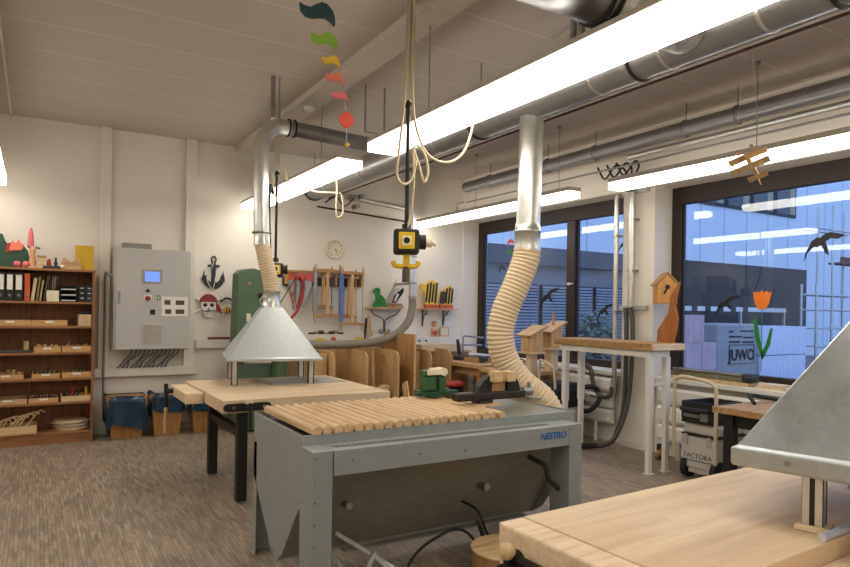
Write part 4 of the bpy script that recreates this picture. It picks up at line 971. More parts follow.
# saw rack
rk = thing('saw_rack', 'dark wooden wall rack holding the saws on the back wall', 'rack', (3.45, 8.48, 1.95))
MB().b(2.88, 4.05, 8.46, 8.499, 1.85, 1.97).build('back_board', wood('dark_board', '4a3220', '33200f', 'x'), rk)
MB().b(2.88, 4.05, 8.36, 8.46, 2.02, 2.05).build('shelf', M['oak'], rk)
for x in (2.9, 3.3, 3.62, 4.02): MB().b(x, x + .03, 8.38, 8.46, 1.86, 2.02).build('bracket', M['oakz'], rk)
def bowsaw(x0, x1, z0, z1, y, label, blade):
    t = thing('frame_saw', label, 'saw', ((x0 + x1) / 2, y, z0), 0, 'wooden frame saws')
    xm = (x0 + x1) / 2
    for z in (z0, z1): MB().prism([(x0, z - .02), (x1, z - .02), (x1, z + .015), (xm + .06, z + .028), (xm - .06, z + .028), (x0, z + .015)], 'y', y - .012, y + .012).build('arm', M['oak'], t, .004)
    MB().b(xm - .022, xm + .022, y - .014, y + .014, z0 + .028, z1 - .02).build('stretcher', M['beechz'], t, .004)
    bl = MB().b(x0 - .004, x0 + .044, y - .004, y + .004, z0 - .05, z1 + .06); bl.build('blade', M[blade], t)
    MB().cyl((x1 - .02, y, z0 - .03), (x1 - .02, y, z1 + .04), .008, n=8).build('tension_cord', M['blue'] if blade == 'steel' else M['cork'], t)
    for x in (x0 + .022, x1 - .02):
        for z, d in ((z0, -1), (z1, 1)): MB().lathe([(.014, 0), (.018, .03), (.012, .06), (.016, .075), (.001, .08)], (x, y, z + (.015 if d > 0 else -.02)), 10, (0, 0, d)).build('grip', M['cork'], t)
bowsaw(3.28, 3.68, 1.43, 2.06, 8.33, 'wooden frame saw hanging in the middle of the saw rack', 'steel')
bowsaw(3.66, 4.03, 1.32, 2.04, 8.30, 'wooden frame saw hanging at the right end of the saw rack', 'blue')
bowsaw(3.30, 3.60, 1.55, 2.04, 8.42, 'shorter frame saw hanging behind the middle one on the rack', 'steel')
bowsaw(3.72, 3.98, 1.42, 2.02, 8.42, 'shorter frame saw hanging behind the right one on the rack', 'blue')
def handsaw(x, z, ang, label, L=.42, y=8.40):
    t = thing('hand_saw', label, 'saw', (x, y, z), 0, 'hand saws on the rack'); t.rotation_euler = (0, ang, 0)
    MB().prism([(-.055, 0), (.055, 0), (.02, -L), (-.02, -L)], 'y', -.002, .002).build('blade', M['steel'], t, 0, True)
    MB().prism([(-.06, 0), (.06, 0), (.065, .08), (.03, .12), (-.04, .10), (-.065, .05)], 'y', -.012, .012).build('grip', M['orange'] if x < 3 else M['redl'], t, .006, True)
    MB().b(-.066, -.056, -.006, .006, -L, 0).build('blade_guard', M['redl'], t, 0, True)
    return t
handsaw(2.985, 1.92, R(-14), 'hand saw with orange grip hanging leftmost on the saw rack')
handsaw(3.10, 1.92, R(6), 'hand saw hanging second from the left on the saw rack', .40, 8.38)
handsaw(3.22, 1.91, R(14), 'hand saw hanging third from the left on the saw rack', .38, 8.36)
hk = thing('hacksaw', 'red bent-frame saw hanging lowest under the left of the saw rack', 'saw', (3.0, 8.33, 1.6))
MB().tube(catmull([(3.06, 8.33, 1.96), (3.13, 8.33, 1.86), (3.10, 8.33, 1.62), (3.0, 8.33, 1.44), (2.90, 8.33, 1.37)], 8), .018, 10).build('frame', M['red'], hk)
MB().cyl((3.03, 8.33, 1.97), (2.72, 8.33, 1.46), .007, n=8).build('blade', M['char'], hk)
# tools on the trunking below the saws
for k, (x, m, lb) in enumerate(((3.42, 'yellow', 'yellow sticker box left on the trunking under the saws'), (3.62, 'redl', 'small red cap on the trunking under the saws'), (4.02, 'yellow', 'yellow label box right on the trunking under the saws'))):
    b = MB().b(x - .06, x + .06, 8.42, 8.43, 1.06, 1.12) if m == 'yellow' else MB().cyl((x, 8.41, 1.1), (x, 8.43, 1.1), .035, n=16)
    tag(b.build('warning_label' if m == 'yellow' else 'red_disc', M[m]), lb, 'label' if m == 'yellow' else 'cap')
for k in range(7):
    x = 3.30 + k * .075
    tag(MB().b(x - .03, x + .03, 8.44, 8.49, 1.171, 1.195 + .014 * (k % 3)).build('small_block', M['oak'] if k % 2 else M['char']), 'small block lying on the trunking under the frame saws', 'offcut', 'blocks on the trunking')
for k in range(3):
    tag(MB().box((4.13 + k * .04, 8.44, 1.25 + .02 * k), (.03, .02, .30), ry=R(6 - 8 * k)).build('pale_stick', M['pine'] if k else M['char']), ['dark stick leaning at the end of the trunking', 'left pale stick leaning at the end of the trunking', 'right pale stick leaning at the end of the trunking'][k], 'stick', 'sticks on the trunking')
tag(MB().beam((1.9, 8.465, 1.127), (2.34, 8.465, 1.127), .03, .03).build('red_clamp_bar', plain('clamp_red', '7e2f26', .5), None, .004), 'dark red clamp bar lying on the trunking beside the green machine', 'bar')
# shelf with frog
def wshelf(label, x0, x1, z, half):
    t = thing('wall_shelf', label, 'shelf', ((x0 + x1) / 2, 8.48, z), 0, 'small wall shelves'); xm = (x0 + x1) / 2; w = (x1 - x0) / 2
    if half: MB().prism([(xm + w * math.cos(a), 8.497 - .2 * math.sin(a)) for a in [PI * k / 20 for k in range(21)]], 'z', z - .025, z).build('board', M['plyx'], t, .003)
    else: MB().b(x0, x1, 8.32, 8.497, z - .022, z).build('board', M['plyx'], t, .003)
    return t
t = wshelf('half-round wall shelf on a curled iron bracket, holding the green frog', 4.14, 4.76, 1.565, True)
for s_ in (-1, 1):
    MB().tube(catmull([(4.45 + .24 * s_, 8.44, 1.54), (4.45 + .2 * s_, 8.44, 1.47), (4.45 + .06 * s_, 8.45, 1.41), (4.45 + .012 * s_, 8.46, 1.36), (4.45 + .01 * s_, 8.46, 1.22), (4.45 + .05 * s_, 8.46, 1.18), (4.45 + .085 * s_, 8.46, 1.21), (4.45 + .06 * s_, 8.46, 1.235)], 6), .009, 8).build('bracket', M['iron'], t)
fr_ = thing('wooden_frog', 'green painted wooden frog on the half-round wall shelf', 'wooden toy', (4.3, 8.4, 1.566))
MB().prism([(x + 4.2, z + 1.566) for x, z in ((0, 0), (.24, 0), (.25, .06), (.23, .14), (.17, .19), (.13, .21), (.15, .26), (.12, .31), (.06, .31), (.01, .28), (.0, .23), (.05, .20), (.06, .12), (.02, .06))], 'y', 8.38, 8.40).build('body', M['leafgreen'], fr_, .006)
MB().cyl((4.28, 8.376, 1.846), (4.28, 8.38, 1.846), .012, n=10).build('eye', M['black'], fr_)
MB().b(4.2, 4.44, 8.36, 8.42, 1.566, 1.585).build('foot', M['leafgreen'], fr_, .004)
fr_.scale = (.88, 1, .92)
wpk = thing('wooden_woodpecker', 'black and white wooden bird on a log beside the frog', 'wooden toy', (4.6, 8.4, 1.566))
MB().b(4.44, 4.72, 8.36, 8.44, 1.567, 1.60).b(4.48, 4.70, 8.37, 8.43, 1.60, 1.625).build('log', M['oak'], wpk, .004)
MB().prism([(4.54, 1.64), (4.60, 1.63), (4.72, 1.78), (4.74, 1.85), (4.68, 1.86), (4.64, 1.80), (4.58, 1.74)], 'y', 8.385, 8.41).build('body', M['black'], wpk, .004)
MB().prism([(4.56, 1.66), (4.59, 1.65), (4.65, 1.76), (4.62, 1.78)], 'y', 8.38, 8.385).build('belly', M['paper'], wpk)
MB().prism([(4.64, 1.80), (4.70, 1.85), (4.67, 1.875), (4.61, 1.84)], 'y', 8.38, 8.412).build('head', M['cream'], wpk, .003)
MB().cyl((4.44, 8.42, 1.6), (4.66, 8.47, 2.0), .004, n=6).build('string_pole', M['steel'], wpk)
t = wshelf('straight wall shelf on two scroll brackets, holding the striped tigers', 5.02, 5.68, 1.56, False)
for x in (5.12, 5.5):
    MB().b(x, x + .02, 8.485, 8.497, 1.28, 1.54).tube(catmull([(x + .01, 8.34, 1.53), (x + .01, 8.38, 1.47), (x + .01, 8.44, 1.46), (x + .01, 8.46, 1.40), (x + .01, 8.48, 1.32)], 6), .009, 8).tube([(x + .01 + .0, 8.44 + .03 * math.cos(a), 1.49 + .03 * math.sin(a)) for a in [2 * PI * k / 14 for k in range(13)]], .006, 6).build('bracket', M['iron'], t)
def tiger(x, w, h, label, y=8.38):
    t = thing('striped_figure', label, 'wooden toy', (x, y, 1.562), 0, 'striped wooden figures')
    pts = [(x - w * .35, 1.60), (x + w * .35, 1.60), (x + w * .45, 1.60 + h * .5), (x + w * .4, 1.60 + h * .85), (x + w * .1, 1.60 + h), (x - w * .25, 1.60 + h * .92), (x - w * .45, 1.60 + h * .6)]
    o = MB().prism(pts, 'y', y, y + .03).build('body', M['yell'], t, .005)
    n = max(3, int(w / .06))
    for k in range(n):
        xx = x - w * .3 + k * (w * .6 / (n - 1)); MB().box((xx, y - .0015, 1.60 + h * .5), (.034, .003, h * (.70 + .1 * (k % 2))), ry=R(6)).build('stripe', M['black'], o)
    MB().b(x - w * .4, x + w * .4, y - .015, y + .045, 1.562, 1.62).build('foot', M['orange'], t, .005)
    if w > .2: MB().prism([(x - w * .45, 1.60 + h * .55), (x - w * .75, 1.60 + h * .66), (x - w * .72, 1.60 + h * .85), (x - w * .35, 1.60 + h * .8)], 'y', y + .002, y + .028).build('snout', M['yell'], t, .004)
tiger(5.22, .27, .40, 'large yellow and black striped figure with a snout on the straight wall shelf')
tiger(5.42, .13, .26, 'smallest yellow and black striped figure, middle of the straight wall shelf', 8.36)
tiger(5.56, .17, .33, 'yellow and black striped figure at the right of the straight wall shelf', 8.40)
# things on the trunking to the right
by = thing('wooden_doll', 'small wooden doll with a red skirt standing on the trunking by the corner', 'wooden toy', (5.33, 8.46, 1.12))
MB().b(5.28, 5.38, 8.44, 8.47, 1.121, 1.25).build('body', M['skin'], by, .01); MB().ball((5.33, 8.455, 1.31), .04, 12).build('head', M['skin'], by)
for s_ in (-1, 1): MB().prism([(5.33 + .003 * s_, 1.14), (5.33 + .055 * s_, 1.16), (5.33 + .05 * s_, 1.22), (5.33 + .003 * s_, 1.2)], 'y', 8.43, 8.44).build('skirt', M['redl'], by)
MB().cyl((5.33, 8.455, 1.33), (5.33, 8.455, 1.365), .045, .03, 14).build('cap', M['oakz'], by)
fm = thing('picture_frame', 'small wooden picture frame leaning on the wall by the corner', 'frame', (5.52, 8.48, 1.12))
MB().b(5.44, 5.61, 8.46, 8.475, 1.121, 1.145).b(5.44, 5.61, 8.46, 8.475, 1.25, 1.275).b(5.44, 5.46, 8.46, 8.475, 1.145, 1.25).b(5.59, 5.61, 8.46, 8.475, 1.145, 1.25).build('frame', M['pine'], fm); MB().b(5.46, 5.59, 8.466, 8.472, 1.145, 1.25).build('panel', M['cream'], fm)
for k, x in enumerate((4.93, 5.05, 5.17)):
    t = thing('wall_socket', ['socket in the trunking, left of three by the doll', 'socket in the trunking, middle of three by the doll', 'socket in the trunking nearest the doll'][k], 'socket', (x, 8.44, 1.06), 0, 'sockets in the trunking')
    MB().b(x - .04, x + .04, 8.432, 8.44, 1.02, 1.1).build('plate', M['paper'], t, .003); MB().cyl((x, 8.43, 1.06), (x, 8.4325, 1.06), .02, n=16).build('well', M['greyhose'], t)
# green band saw
bs_ = thing('band_saw', 'tall green band saw behind the left workbench and hood', 'machine', (2.3, 8.0, 0))
MB().prism([(2.09, 1.20), (2.47, 1.20), (2.49, 1.9), (2.42, 1.99), (2.30, 2.02), (2.16, 2.0), (2.11, 1.95)], 'y', 7.85, 8.12).build('upper_wheel_case', M['green'], bs_, .015)
MB().b(2.09, 2.22, 7.9, 8.12, .55, 1.22).build('column', M['green'], bs_, .01)
MB().b(2.08, 2.62, 7.82, 8.14, .02, .82).build('lower_case', M['green'], bs_, .015)
MB().b(2.12, 2.72, 7.66, 8.16, .98, 1.02).build('table', M['steel'], bs_, .004)
MB().cyl((2.62, 7.78, .62), (2.62, 7.78, .9), .10, n=20).build('motor', M['green'], bs_)
MB().cyl((2.25, 7.85, 1.83), (2.25, 7.845, 1.83), .024, n=16).build('badge', M['greyhosel'], bs_); MB().cyl((2.25, 7.8452, 1.83), (2.25, 7.843, 1.83), .012, n=12).build('badge_centre', M['redl'], bs_)
MB().b(2.22, 2.27, 7.845, 7.85, 1.36, 1.46).build('plate', M['cream'], bs_)
MB().cyl((2.40, 7.85, 1.68), (2.40, 7.80, 1.68), .035, n=14).beam((2.36, 7.81, 1.70), (2.45, 7.81, 1.66), .03, .03).build('handle', M['black'], bs_)
MB().tube([(2.48 + .06 * math.cos(a), 7.8, 1.40 + .06 * math.sin(a)) for a in [2 * PI * k / 18 for k in range(19)]], .012, 8, (False, False)).build('handwheel', M['chrome'], bs_)
MB().b(2.4, 2.43, 7.93, 7.96, 1.02, 1.22).build('blade_guide', M['steel'], bs_)
# ---------------------------------------------------------------- panel rack in front of the back wall
for k, (x, yf, lb) in enumerate(((3.20, 7.4, 'first'), (3.66, 7.4, 'second'), (4.12, 7.4, 'third'), (4.60, 7.35, 'fourth'), (4.98, 7.45, 'fifth'))):
    c = [(yf + .12 - .12 * math.sin(a), .99 - .12 + .12 * math.cos(a)) for a in [PI / 2 * i / 8 for i in range(9)]]
    t = MB().prism([(8.4, 0), (8.4, .99)] + c + [(yf, 0)], 'x', x - .012, x + .012)
    tag(t.build('rack_divider', M['ply'], None, .003), lb + ' upright divider board with a rounded corner from the left in the panel rack', 'board', 'rack dividers')
tag(MB().b(2.9, 5.1, 8.38, 8.42, 0, .99).build('plywood_sheet', M['ply']), 'wide plywood back board of the panel rack along the back wall', 'board')
tp = thing('wide_board', 'tall honey-coloured panel standing highest in the panel rack', 'board', (4.42, 7.7, 0))
MB().b(4.36, 4.385, 7.42, 8.3, .001, 1.205).build('sheet', M['oakz'], tp); MB().b(4.36, 4.385, 7.405, 7.42, .001, 1.205).build('pale_edge', M['pine'], tp)
for k, (x, y, h, w, lx, m, lb) in enumerate(((3.44, 7.6, .55, .05, .05, 'beechz', 'short pale offcut leaning between the first two rack dividers'), (3.82, 7.6, .98, .03, .14, 'oakz', 'left thin stick leaning between the second and third dividers'), (3.88, 7.6, .90, .04, .08, 'beechz', 'right thin stick leaning between the second and third dividers'), (3.75, 7.6, .8, .06, -.05, 'ply', 'brown offcut standing deep between the second and third dividers'), (4.24, 7.55, .92, .035, -.16, 'oakz', 'stick leaning left between the third divider and the tall panel'), (4.3, 7.6, .7, .03, -.12, 'beechz', 'short stick leaning left beside the tall panel'), (4.05, 6.9, .60, .14, .02, 'beechz', 'short pale board standing in front of the third divider'))):
    tag(MB().beam((x, y, .012), (x + lx, y + .25, h), .02, w).build('offcut', M[m]), lb, 'offcut', 'offcuts in the rack')
tag(MB().prism([(3.8 + .02, .46), (3.9, .42), (4.02, .44), (4.05, .52), (4.0, .54), (3.9, .50)], 'y', 7.5, 7.62).build('curved_offcut', M['pine'], None, .01), 'curved pale offcut lying between the second and third dividers', 'offcut')
tag(MB().b(3.7, 4.1, 7.95, 8.3, .0, .42).build('offcut_crate', M['oakz']), 'wooden crate of offcuts between the second and third dividers', 'crate')
tag(MB().b(2.95, 3.16, 7.55, 8.3, .001, .96).build('panel_stack', M['ply']), 'stack of plywood sheets standing left of the first rack divider', 'sheet stack')
tag(MB().b(3.24, 3.42, 7.9, 8.3, .001, .9).build('panel_stack', M['oakz']), 'brown sheets standing between the first and second dividers', 'sheet stack')
tag(MB().b(4.46, 4.56, 7.6, 8.3, .001, .96).build('panel_stack', M['ply']), 'brown sheets standing right of the tall panel', 'sheet stack')
# grey suction tube on the wall
gt = thing('suction_tube', 'grey suction tube bending from a vertical steel pipe along the top of the panel rack', 'pipe', (4.65, 8.0, 1.7))
MB().cyl((4.66, 8.0, 1.66), (4.62, 8.0, 3.0), .052, n=20).build('steel_pipe', M['pipe'], gt)
for z in (1.72, 1.92, 2.3): MB().lathe([(.052, -.012), (.062, -.008), (.062, .008), (.052, .012)], (4.655, 8.0, z), 20).build('clamp_ring', M['steel'], gt)
MB().b(4.63, 4.68, 8.05, 8.492, 1.90, 1.93).build('wall_bracket', M['steel'], gt)
MB().tube(catmull([(4.66, 8.0, 1.70), (4.655, 8.0, 1.55), (4.58, 7.98, 1.36), (4.36, 7.95, 1.18), (4.05, 7.92, 1.09), (3.6, 7.9, 1.055), (3.1, 7.9, 1.06), (2.75, 7.9, 1.06)], 10), .057, 18).build('hose', M['greyhosel'], gt)
MB().tube(catmull([(4.4, 8.44, 1.0), (4.42, 8.2, 1.05), (4.5, 8.1, 1.15), (4.55, 8.0, 1.3)], 6), .03, 10).build('branch', M['greyhosel'], gt)

# ---------------------------------------------------------------- benches by the left window
def small_bench(label, x0, x1, y0, y1, z, mat, legm):
    t = thing('small_workbench', label, 'workbench', ((x0 + x1) / 2, (y0 + y1) / 2, 0), 0, 'small workbenches by the windows')
    MB().b(x0, x1, y0, y1, z - .05, z).build('tabletop', M[mat], t, .004)
    for x in (x0 + .1, x1 - .1):
        for y in (y0 + .1, y1 - .1): MB().b(x - .04, x + .04, y - .04, y + .04, 0, z - .05).build('leg', M[legm], t, .004)
    am = M['black' if legm == 'black' else 'oak']
    MB().b(x0 + .14, x1 - .14, y0 + .09, y0 + .12, z - .16, z - .05).build('apron', am, t); MB().b(x0 + .09, x0 + .12, y0 + .14, y1 - .14, z - .16, z - .05).build('apron', am, t)
    return t
small_bench('brown small workbench under the left part of the left window', 5.0, 5.68, 6.82, 7.75, .82, 'plyx', 'oakz')
small_bench('brown small workbench under the middle of the left window, behind the hose', 4.95, 5.66, 5.98, 6.74, .80, 'plyx', 'oakz')
for k in range(3):
    tag(MB().b(4.78 - .02 * k, 5.42 - .05 * k, 7.86, 8.28, .94 + k * .033, .971 + k * .033).build('beech_board', M['beechx']), ['lowest', 'middle', 'topmost'][k] + ' pale board of the stack on the low cabinet by the corner', 'board', 'stacked pale boards')
lc = thing('low_cabinet', 'low brown cabinet in the corner carrying a stack of boards', 'cabinet', (5.2, 8.1, 0))
MB().b(5.02, 5.6, 7.9, 8.4, 0, .92).build('carcass', M['ply'], lc); MB().b(5.0, 5.62, 7.85, 8.42, .92, .938).build('top', M['plyx'], lc)
MB().b(5.04, 5.58, 7.885, 7.9, .05, .88).build('door', M['oakz'], lc, .003)
for x0, y0, x1, y1, lb in ((5.15, 7.1, 5.5, 7.38, 'low wooden box on the left small workbench'), (5.1, 6.42, 5.6, 6.68, 'flat wooden tray with paper on the middle small workbench')):
    z = .82 if y0 > 7 else .80
    t = thing('work_tray', lb, 'tray', ((x0 + x1) / 2, (y0 + y1) / 2, z))
    MB().b(x0, x1, y0, y1, z + .001, z + .012).b(x0, x1, y0, y0 + .015, z + .012, z + .07).b(x0, x1, y1 - .015, y1, z + .012, z + .07).b(x0, x0 + .015, y0 + .015, y1 - .015, z + .012, z + .07).b(x1 - .015, x1, y0 + .015, y1 - .015, z + .012, z + .07).build('box', M['oak'], t)
    MB().b(x0 + .05, x1 - .05, y0 + .05, y1 - .05, z + .0125, z + .03).build('paper', M['paper'], t)
vs = thing('jigsaw_machine', 'dark scroll saw with a tubular arm at the far end of the left window', 'machine', (5.4, 7.6, .82))
MB().b(5.2, 5.62, 7.55, 7.72, .821, .88).build('base', M['char'], vs, .01)
MB().tube([(5.3, 7.62, .88), (5.3, 7.62, 1.16), (5.32, 7.62, 1.17), (5.66, 7.62, 1.14)], .014, 8).build('upper_arm', M['steel'], vs)
MB().cyl((5.24, 7.62, .9), (5.2, 7.62, 1.12), .03, .02, 10).build('head', M['black'], vs)
MB().tube([(5.32, 7.62, 1.04), (5.64, 7.62, 1.03)], .012, 8).build('lower_arm', M['steel'], vs)
tag(MB().box((5.35, 7.15, .87), (.30, .10, .08), R(20)).build('hand_plane', M['char'], None, .02), 'dark hand plane lying on the left small workbench', 'tool')
MB_ = MB().tube(catmull([(5.1, 6.6, .81), (5.2, 6.5, .9), (5.35, 6.4, .93), (5.5, 6.35, .83)], 8), .008, 8)
tag(MB_.build('bench_cable', M['rubber']), 'black cable arching over the middle small workbench', 'cable')
sl = thing('red_stool', 'low stool with a red seat between the green vice and the small workbenches', 'stool', (4.68, 7.0, 0))
MB().lathe([(.14, .0), (.17, .01), (.17, .05), (.14, .06)], (4.68, 7.0, .545), 24).build('seat', M['red'], sl)
MB().b(4.56, 4.8, 6.88, 7.12, .47, .545).build('seat_frame', M['black'], sl)
for sx in (-1, 1):
    for sy in (-1, 1): MB().cyl((4.68 + .10 * sx, 7.0 + .10 * sy, .5), (4.68 + .16 * sx, 7.0 + .16 * sy, 0), .014, n=8).build('leg', M['black'], sl)
def bird_house(name, label, c, w, d, h, roof, rz=0):
    t = thing(name, label, 'bird house', c, rz)
    MB().prism([(-w / 2, 0), (w / 2, 0), (w / 2, h + roof), (-w / 2, h)], 'y', -d / 2, d / 2).build('box', M['beechz'], t, .002, True)
    MB().beam((-w / 2 - .05, 0, h - .01 - roof * .2), (w / 2 + .05, 0, h + roof + .04), d + .08, .022).build('roof', M['plyx'], t, .002, True)
    return t
b1 = bird_house('bird_feeder', 'left of two unfinished bird feeders with slanted roofs on the bench under the window', (5.22, 6.03, 1.045), .18, .2, .22, .06, 0)
MB().b(-.12, .12, -.12, .12, -.02, 0).b(-.05, .05, -.05, .05, -.244, -.02).build('base', M['beechx'], b1, 0, True)
b2 = bird_house('bird_feeder', 'taller right of two unfinished bird feeders, with a peg on its roof', (5.585, 6.08, 1.086), .18, .2, .22, .07, 0)
MB().b(-.12, .12, -.12, .12, -.02, 0).b(-.06, .06, -.06, .06, -.285, -.02).build('base', M['beechx'], b2, 0, True)
MB().cyl((.03, 0, .30), (.03, 0, .44), .018, n=10).build('peg', M['oakz'], b2, 0, True)
# radiators
def radiator(label, y0, y1, z0, z1):
    t = thing('radiator', label, 'radiator', (5.8, (y0 + y1) / 2, z0), 0, 'panel radiators')
    n = 3; h = (z1 - z0) / n
    for k in range(n):
        MB().prism([(5.86, z0 + k * h + .015), (5.80, z0 + k * h + .015), (5.785, z0 + k * h + .05), (5.785, z0 + (k + 1) * h - .04), (5.80, z0 + (k + 1) * h - .015), (5.86, z0 + (k + 1) * h - .015)], 'y', y0, y1).build('panel', M['white'], t, .004)
    MB().b(5.82, 5.87, y0 + .01, y1 - .01, z0 + .01, z1 - .01).build('core', M['lamp'], t)
    for y in (y0 + .25, y1 - .25): MB().cyl((5.82, y, 0), (5.82, y, z0 + .02), .022, n=10).build('foot', M['white'], t)
    return t
radiator('white panel radiator under the left window beside the pillar', 5.28, 8.1, .22, .78)
radiator('white panel radiator under the right window', 1.6, 4.62, .16, .76)
tag(MB().tube(catmull([(5.8, 5.24, .95), (5.8, 5.24, .7), (5.79, 5.26, .58), (5.74, 5.34, .55), (5.7, 5.5, .56)], 8), .028, 12).build('riser_bend', M['pipe']), 'bright pipe bend below the left riser in front of the radiator', 'pipe')
# shop vacuum behind the high table
vc = thing('shop_vacuum', 'grey and black shop vacuum standing behind the high bench legs', 'vacuum cleaner', (5.38, 5.72, 0))
sq = lambda a, b, z, cx=5.38, cy=5.72: [(cx - a, cy - b, z), (cx + a, cy - b, z), (cx + a, cy + b, z), (cx - a, cy + b, z)]
MB().loft([sq(.20, .20, .09), sq(.22, .22, .12), sq(.22, .22, .40), sq(.20, .20, .42)]).build('bin', M['lamp'], vc, .02)
MB().loft([sq(.20, .20, .42), sq(.23, .23, .44), sq(.23, .22, .62), sq(.17, .17, .70)]).build('motor_head', M['rubber'], vc, .02)
MB().b(5.145, 5.15, 5.6, 5.84, .47, .58).build('label_panel', M['char'], vc, .002)
MB().b(5.143, 5.1455, 5.76, 5.82, .5, .55).build('red_logo', M['red'], vc)
for x in (5.22, 5.54):
    for y in (5.56, 5.88): MB().cyl((x - .02, y, .045), (x + .02, y, .045), .045, n=16).build('wheel', M['rubber'], vc)
MB().tube(catmull([(5.2, 5.86, .4), (5.2, 5.86, .9), (5.19, 5.80, .955), (5.17, 5.6, .90), (5.16, 5.56, .84), (5.2, 5.56, .4)], 8), .016, 10).build('push_handle', M['hosep'], vc)
MB().tube(catmull([(5.5, 5.55, .64), (5.66, 5.42, .66), (5.72, 5.38, .54), (5.6, 5.4, .40), (5.5, 5.5, .38)], 8), .028, 12).build('short_hose', M['rubber'], vc)
tag(MB().tube(catmull([(5.74, 5.58, .86), (5.71, 5.6, .90), (5.70, 5.52, .87), (5.70, 5.46, .68), (5.70, 5.36, .57), (5.71, 5.22, .58), (5.72, 5.2, .68)], 8), .027, 12).build('suction_hose', M['greyhose']), 'grey suction hose curled in front of the left radiator', 'hose')

# ---------------------------------------------------------------- high bench
hb = thing('high_bench', 'narrow high bench with a wooden top and white steel legs by the window pillar', 'workbench', (5.22, 4.7, 0))
MB().b(4.98, 5.46, 4.06, 5.38, 1.185, 1.255).build('tabletop', M['oak'], hb, .006)
MB().b(5.0, 5.46, 4.035, 4.06, 1.19, 1.25).build('end_board', M['beechx'], hb, .004)
fr_ = MB().b(5.02, 5.05, 4.10, 5.32, 1.12, 1.185).b(5.28, 5.31, 4.10, 5.32, 1.12, 1.185).b(5.05, 5.28, 4.10, 4.13, 1.12, 1.185).b(5.05, 5.28, 5.29, 5.32, 1.12, 1.185)
fr_.build('underframe', M['white'], hb, .003)
for x, y in ((5.05, 4.12), (5.29, 4.12), (5.05, 5.26), (5.29, 5.26)):
    l = MB().b(x - .032, x + .032, y - .028, y + .028, .56, 1.12).build('leg', M['white'], hb, .004)
    MB().b(x - .026, x + .026, y - .022, y + .022, .006, .56).build('telescopic_foot', M['white'], l, .003)
    MB().b(x - .045, x + .045, y - .035, y + .035, 0, .006).build('foot_plate', M['white'], l)
MB().b(5.08, 5.26, 4.11, 4.13, .84, .88).build('crossbar', M['white'], hb)
sg = thing('carved_seal', 'tall curved brown board cut-out standing on the high bench', 'wooden figure', (5.40, 4.2, 1.256))
pts = [(4.05, 1.865), (4.083, 1.744), (4.11, 1.63), (4.091, 1.561), (4.074, 1.493), (4.088, 1.384), (4.12, 1.2565), (4.322, 1.2565), (4.313, 1.376), (4.242, 1.479), (4.184, 1.56), (4.174, 1.64), (4.164, 1.72), (4.108, 1.808)]
MB().prism(pts, 'x', 5.39, 5.412).build('board', wood('orange_wood', 'a9682c', '8a4f1f', 'z'), sg, .004)
bh = thing('nesting_box', 'honey-coloured nesting box with a keyhole opening hanging on the window pillar', 'bird house', (5.76, 4.52, 1.65), R(-38))
ow = wood('nest_box_wood', 'cc9450', 'b07a3c', 'z')
MB().prism([(-.10, 0), (.10, 0), (.10, .20), (0, .31), (-.10, .20)], 'y', -.11, .11).build('box', ow, bh, .003, True)
for s_ in (-1, 1): MB().beam((0, 0, .33), (.125 * s_, 0, .193), .23, .014).build('roof_board', M['oak'], bh, 0, True)
MB().cyl((.0, -.114, .175), (.0, -.11, .175), .026, n=16).beam((.0, -.112, .175), (-.035, -.112, .10), .004, .022).build('keyhole', M['black'], bh, 0, True)
MB().b(-.02, .02, .11, .26, .1, .16).build('wall_bracket', M['steel'], bh, 0, True)
tag(MB().tube(catmull([(5.62, 4.42, .10), (5.62, 4.47, .06), (5.64, 4.5, .02)], 4), .03, 8).build('shoe', M['oakz']), 'small wooden piece on the floor beside the high bench leg', 'offcut')
tag(MB().b(5.66, 5.72, 4.40, 4.52, 0, .16).build('dark_block', M['rubber'], None, .01), 'dark block on the floor under the right radiator', 'block')

# ---------------------------------------------------------------- trolley with tool case, small bench under the right window
tr = thing('cleaner_trolley', 'grey dust extractor on wheels with a tall tube handle beside the high bench', 'vacuum cleaner', (5.25, 3.73, 0))
TG = plain('extractor_grey', 'c2bfb8', .5, var=.03)
lo = lambda n, m, mb, b=.006, p=None: mb.build(n, m, p or tr, b, True)
lo('bin', TG, MB().b(.03, .46, -.17, .17, .10, .41), .02)
lo('front_plate', TG, MB().b(0, .03, -.18, .18, .185, .40), .008)
lo('motor_head', TG, MB().b(.02, .46, -.18, .18, .425, .53), .025)
lo('seal_band', M['rubber'], MB().b(.01, .47, -.185, .185, .41, .425), 0)
for y in (-.14, .10): lo('latch', M['lamp'], MB().b(-.014, 0, y, y + .05, .33, .42))
ht = MB().tube(catmull([(-.03, -.20, .19), (-.03, -.20, .82), (-.03, -.18, .895), (-.03, -.12, .93), (-.03, .12, .955), (-.03, .2, .935), (-.03, .235, .85), (-.03, .24, .19)], 10), .017, 12)
lo('push_handle', M['hosep'], ht, 0)
for y in (-.15, .16): lo('wheel', M['rubber'], MB().cyl((.09, y - .025, .10), (.09, y + .025, .10), .10, n=24), .006)
for y in (-.14, .14): lo('caster', M['rubber'], MB().cyl((.40, y - .015, .05), (.40, y + .015, .05), .05, n=16), 0)
lo('chassis', M['lamp'], MB().b(.03, .46, -.12, .12, .06, .10))
text('trolley_lettering', 'FACTORA', .065, M['greyhose'], Vector((5.2485, 3.73, .225)), FACE_X, tr, .001)
tc_ = thing('tool_case', 'black open tool case with a silver latch lying on the grey extractor', 'case', (5.25, 3.73, .531))
lo('case_shell', M['rubber'], MB().b(-.02, .42, -.17, .17, .001, .03).b(-.02, .01, -.17, .17, .03, .20).b(.39, .42, -.17, .17, .03, .20).b(.01, .39, -.17, -.14, .03, .20).b(.01, .39, .14, .17, .03, .20), .01, tc_)
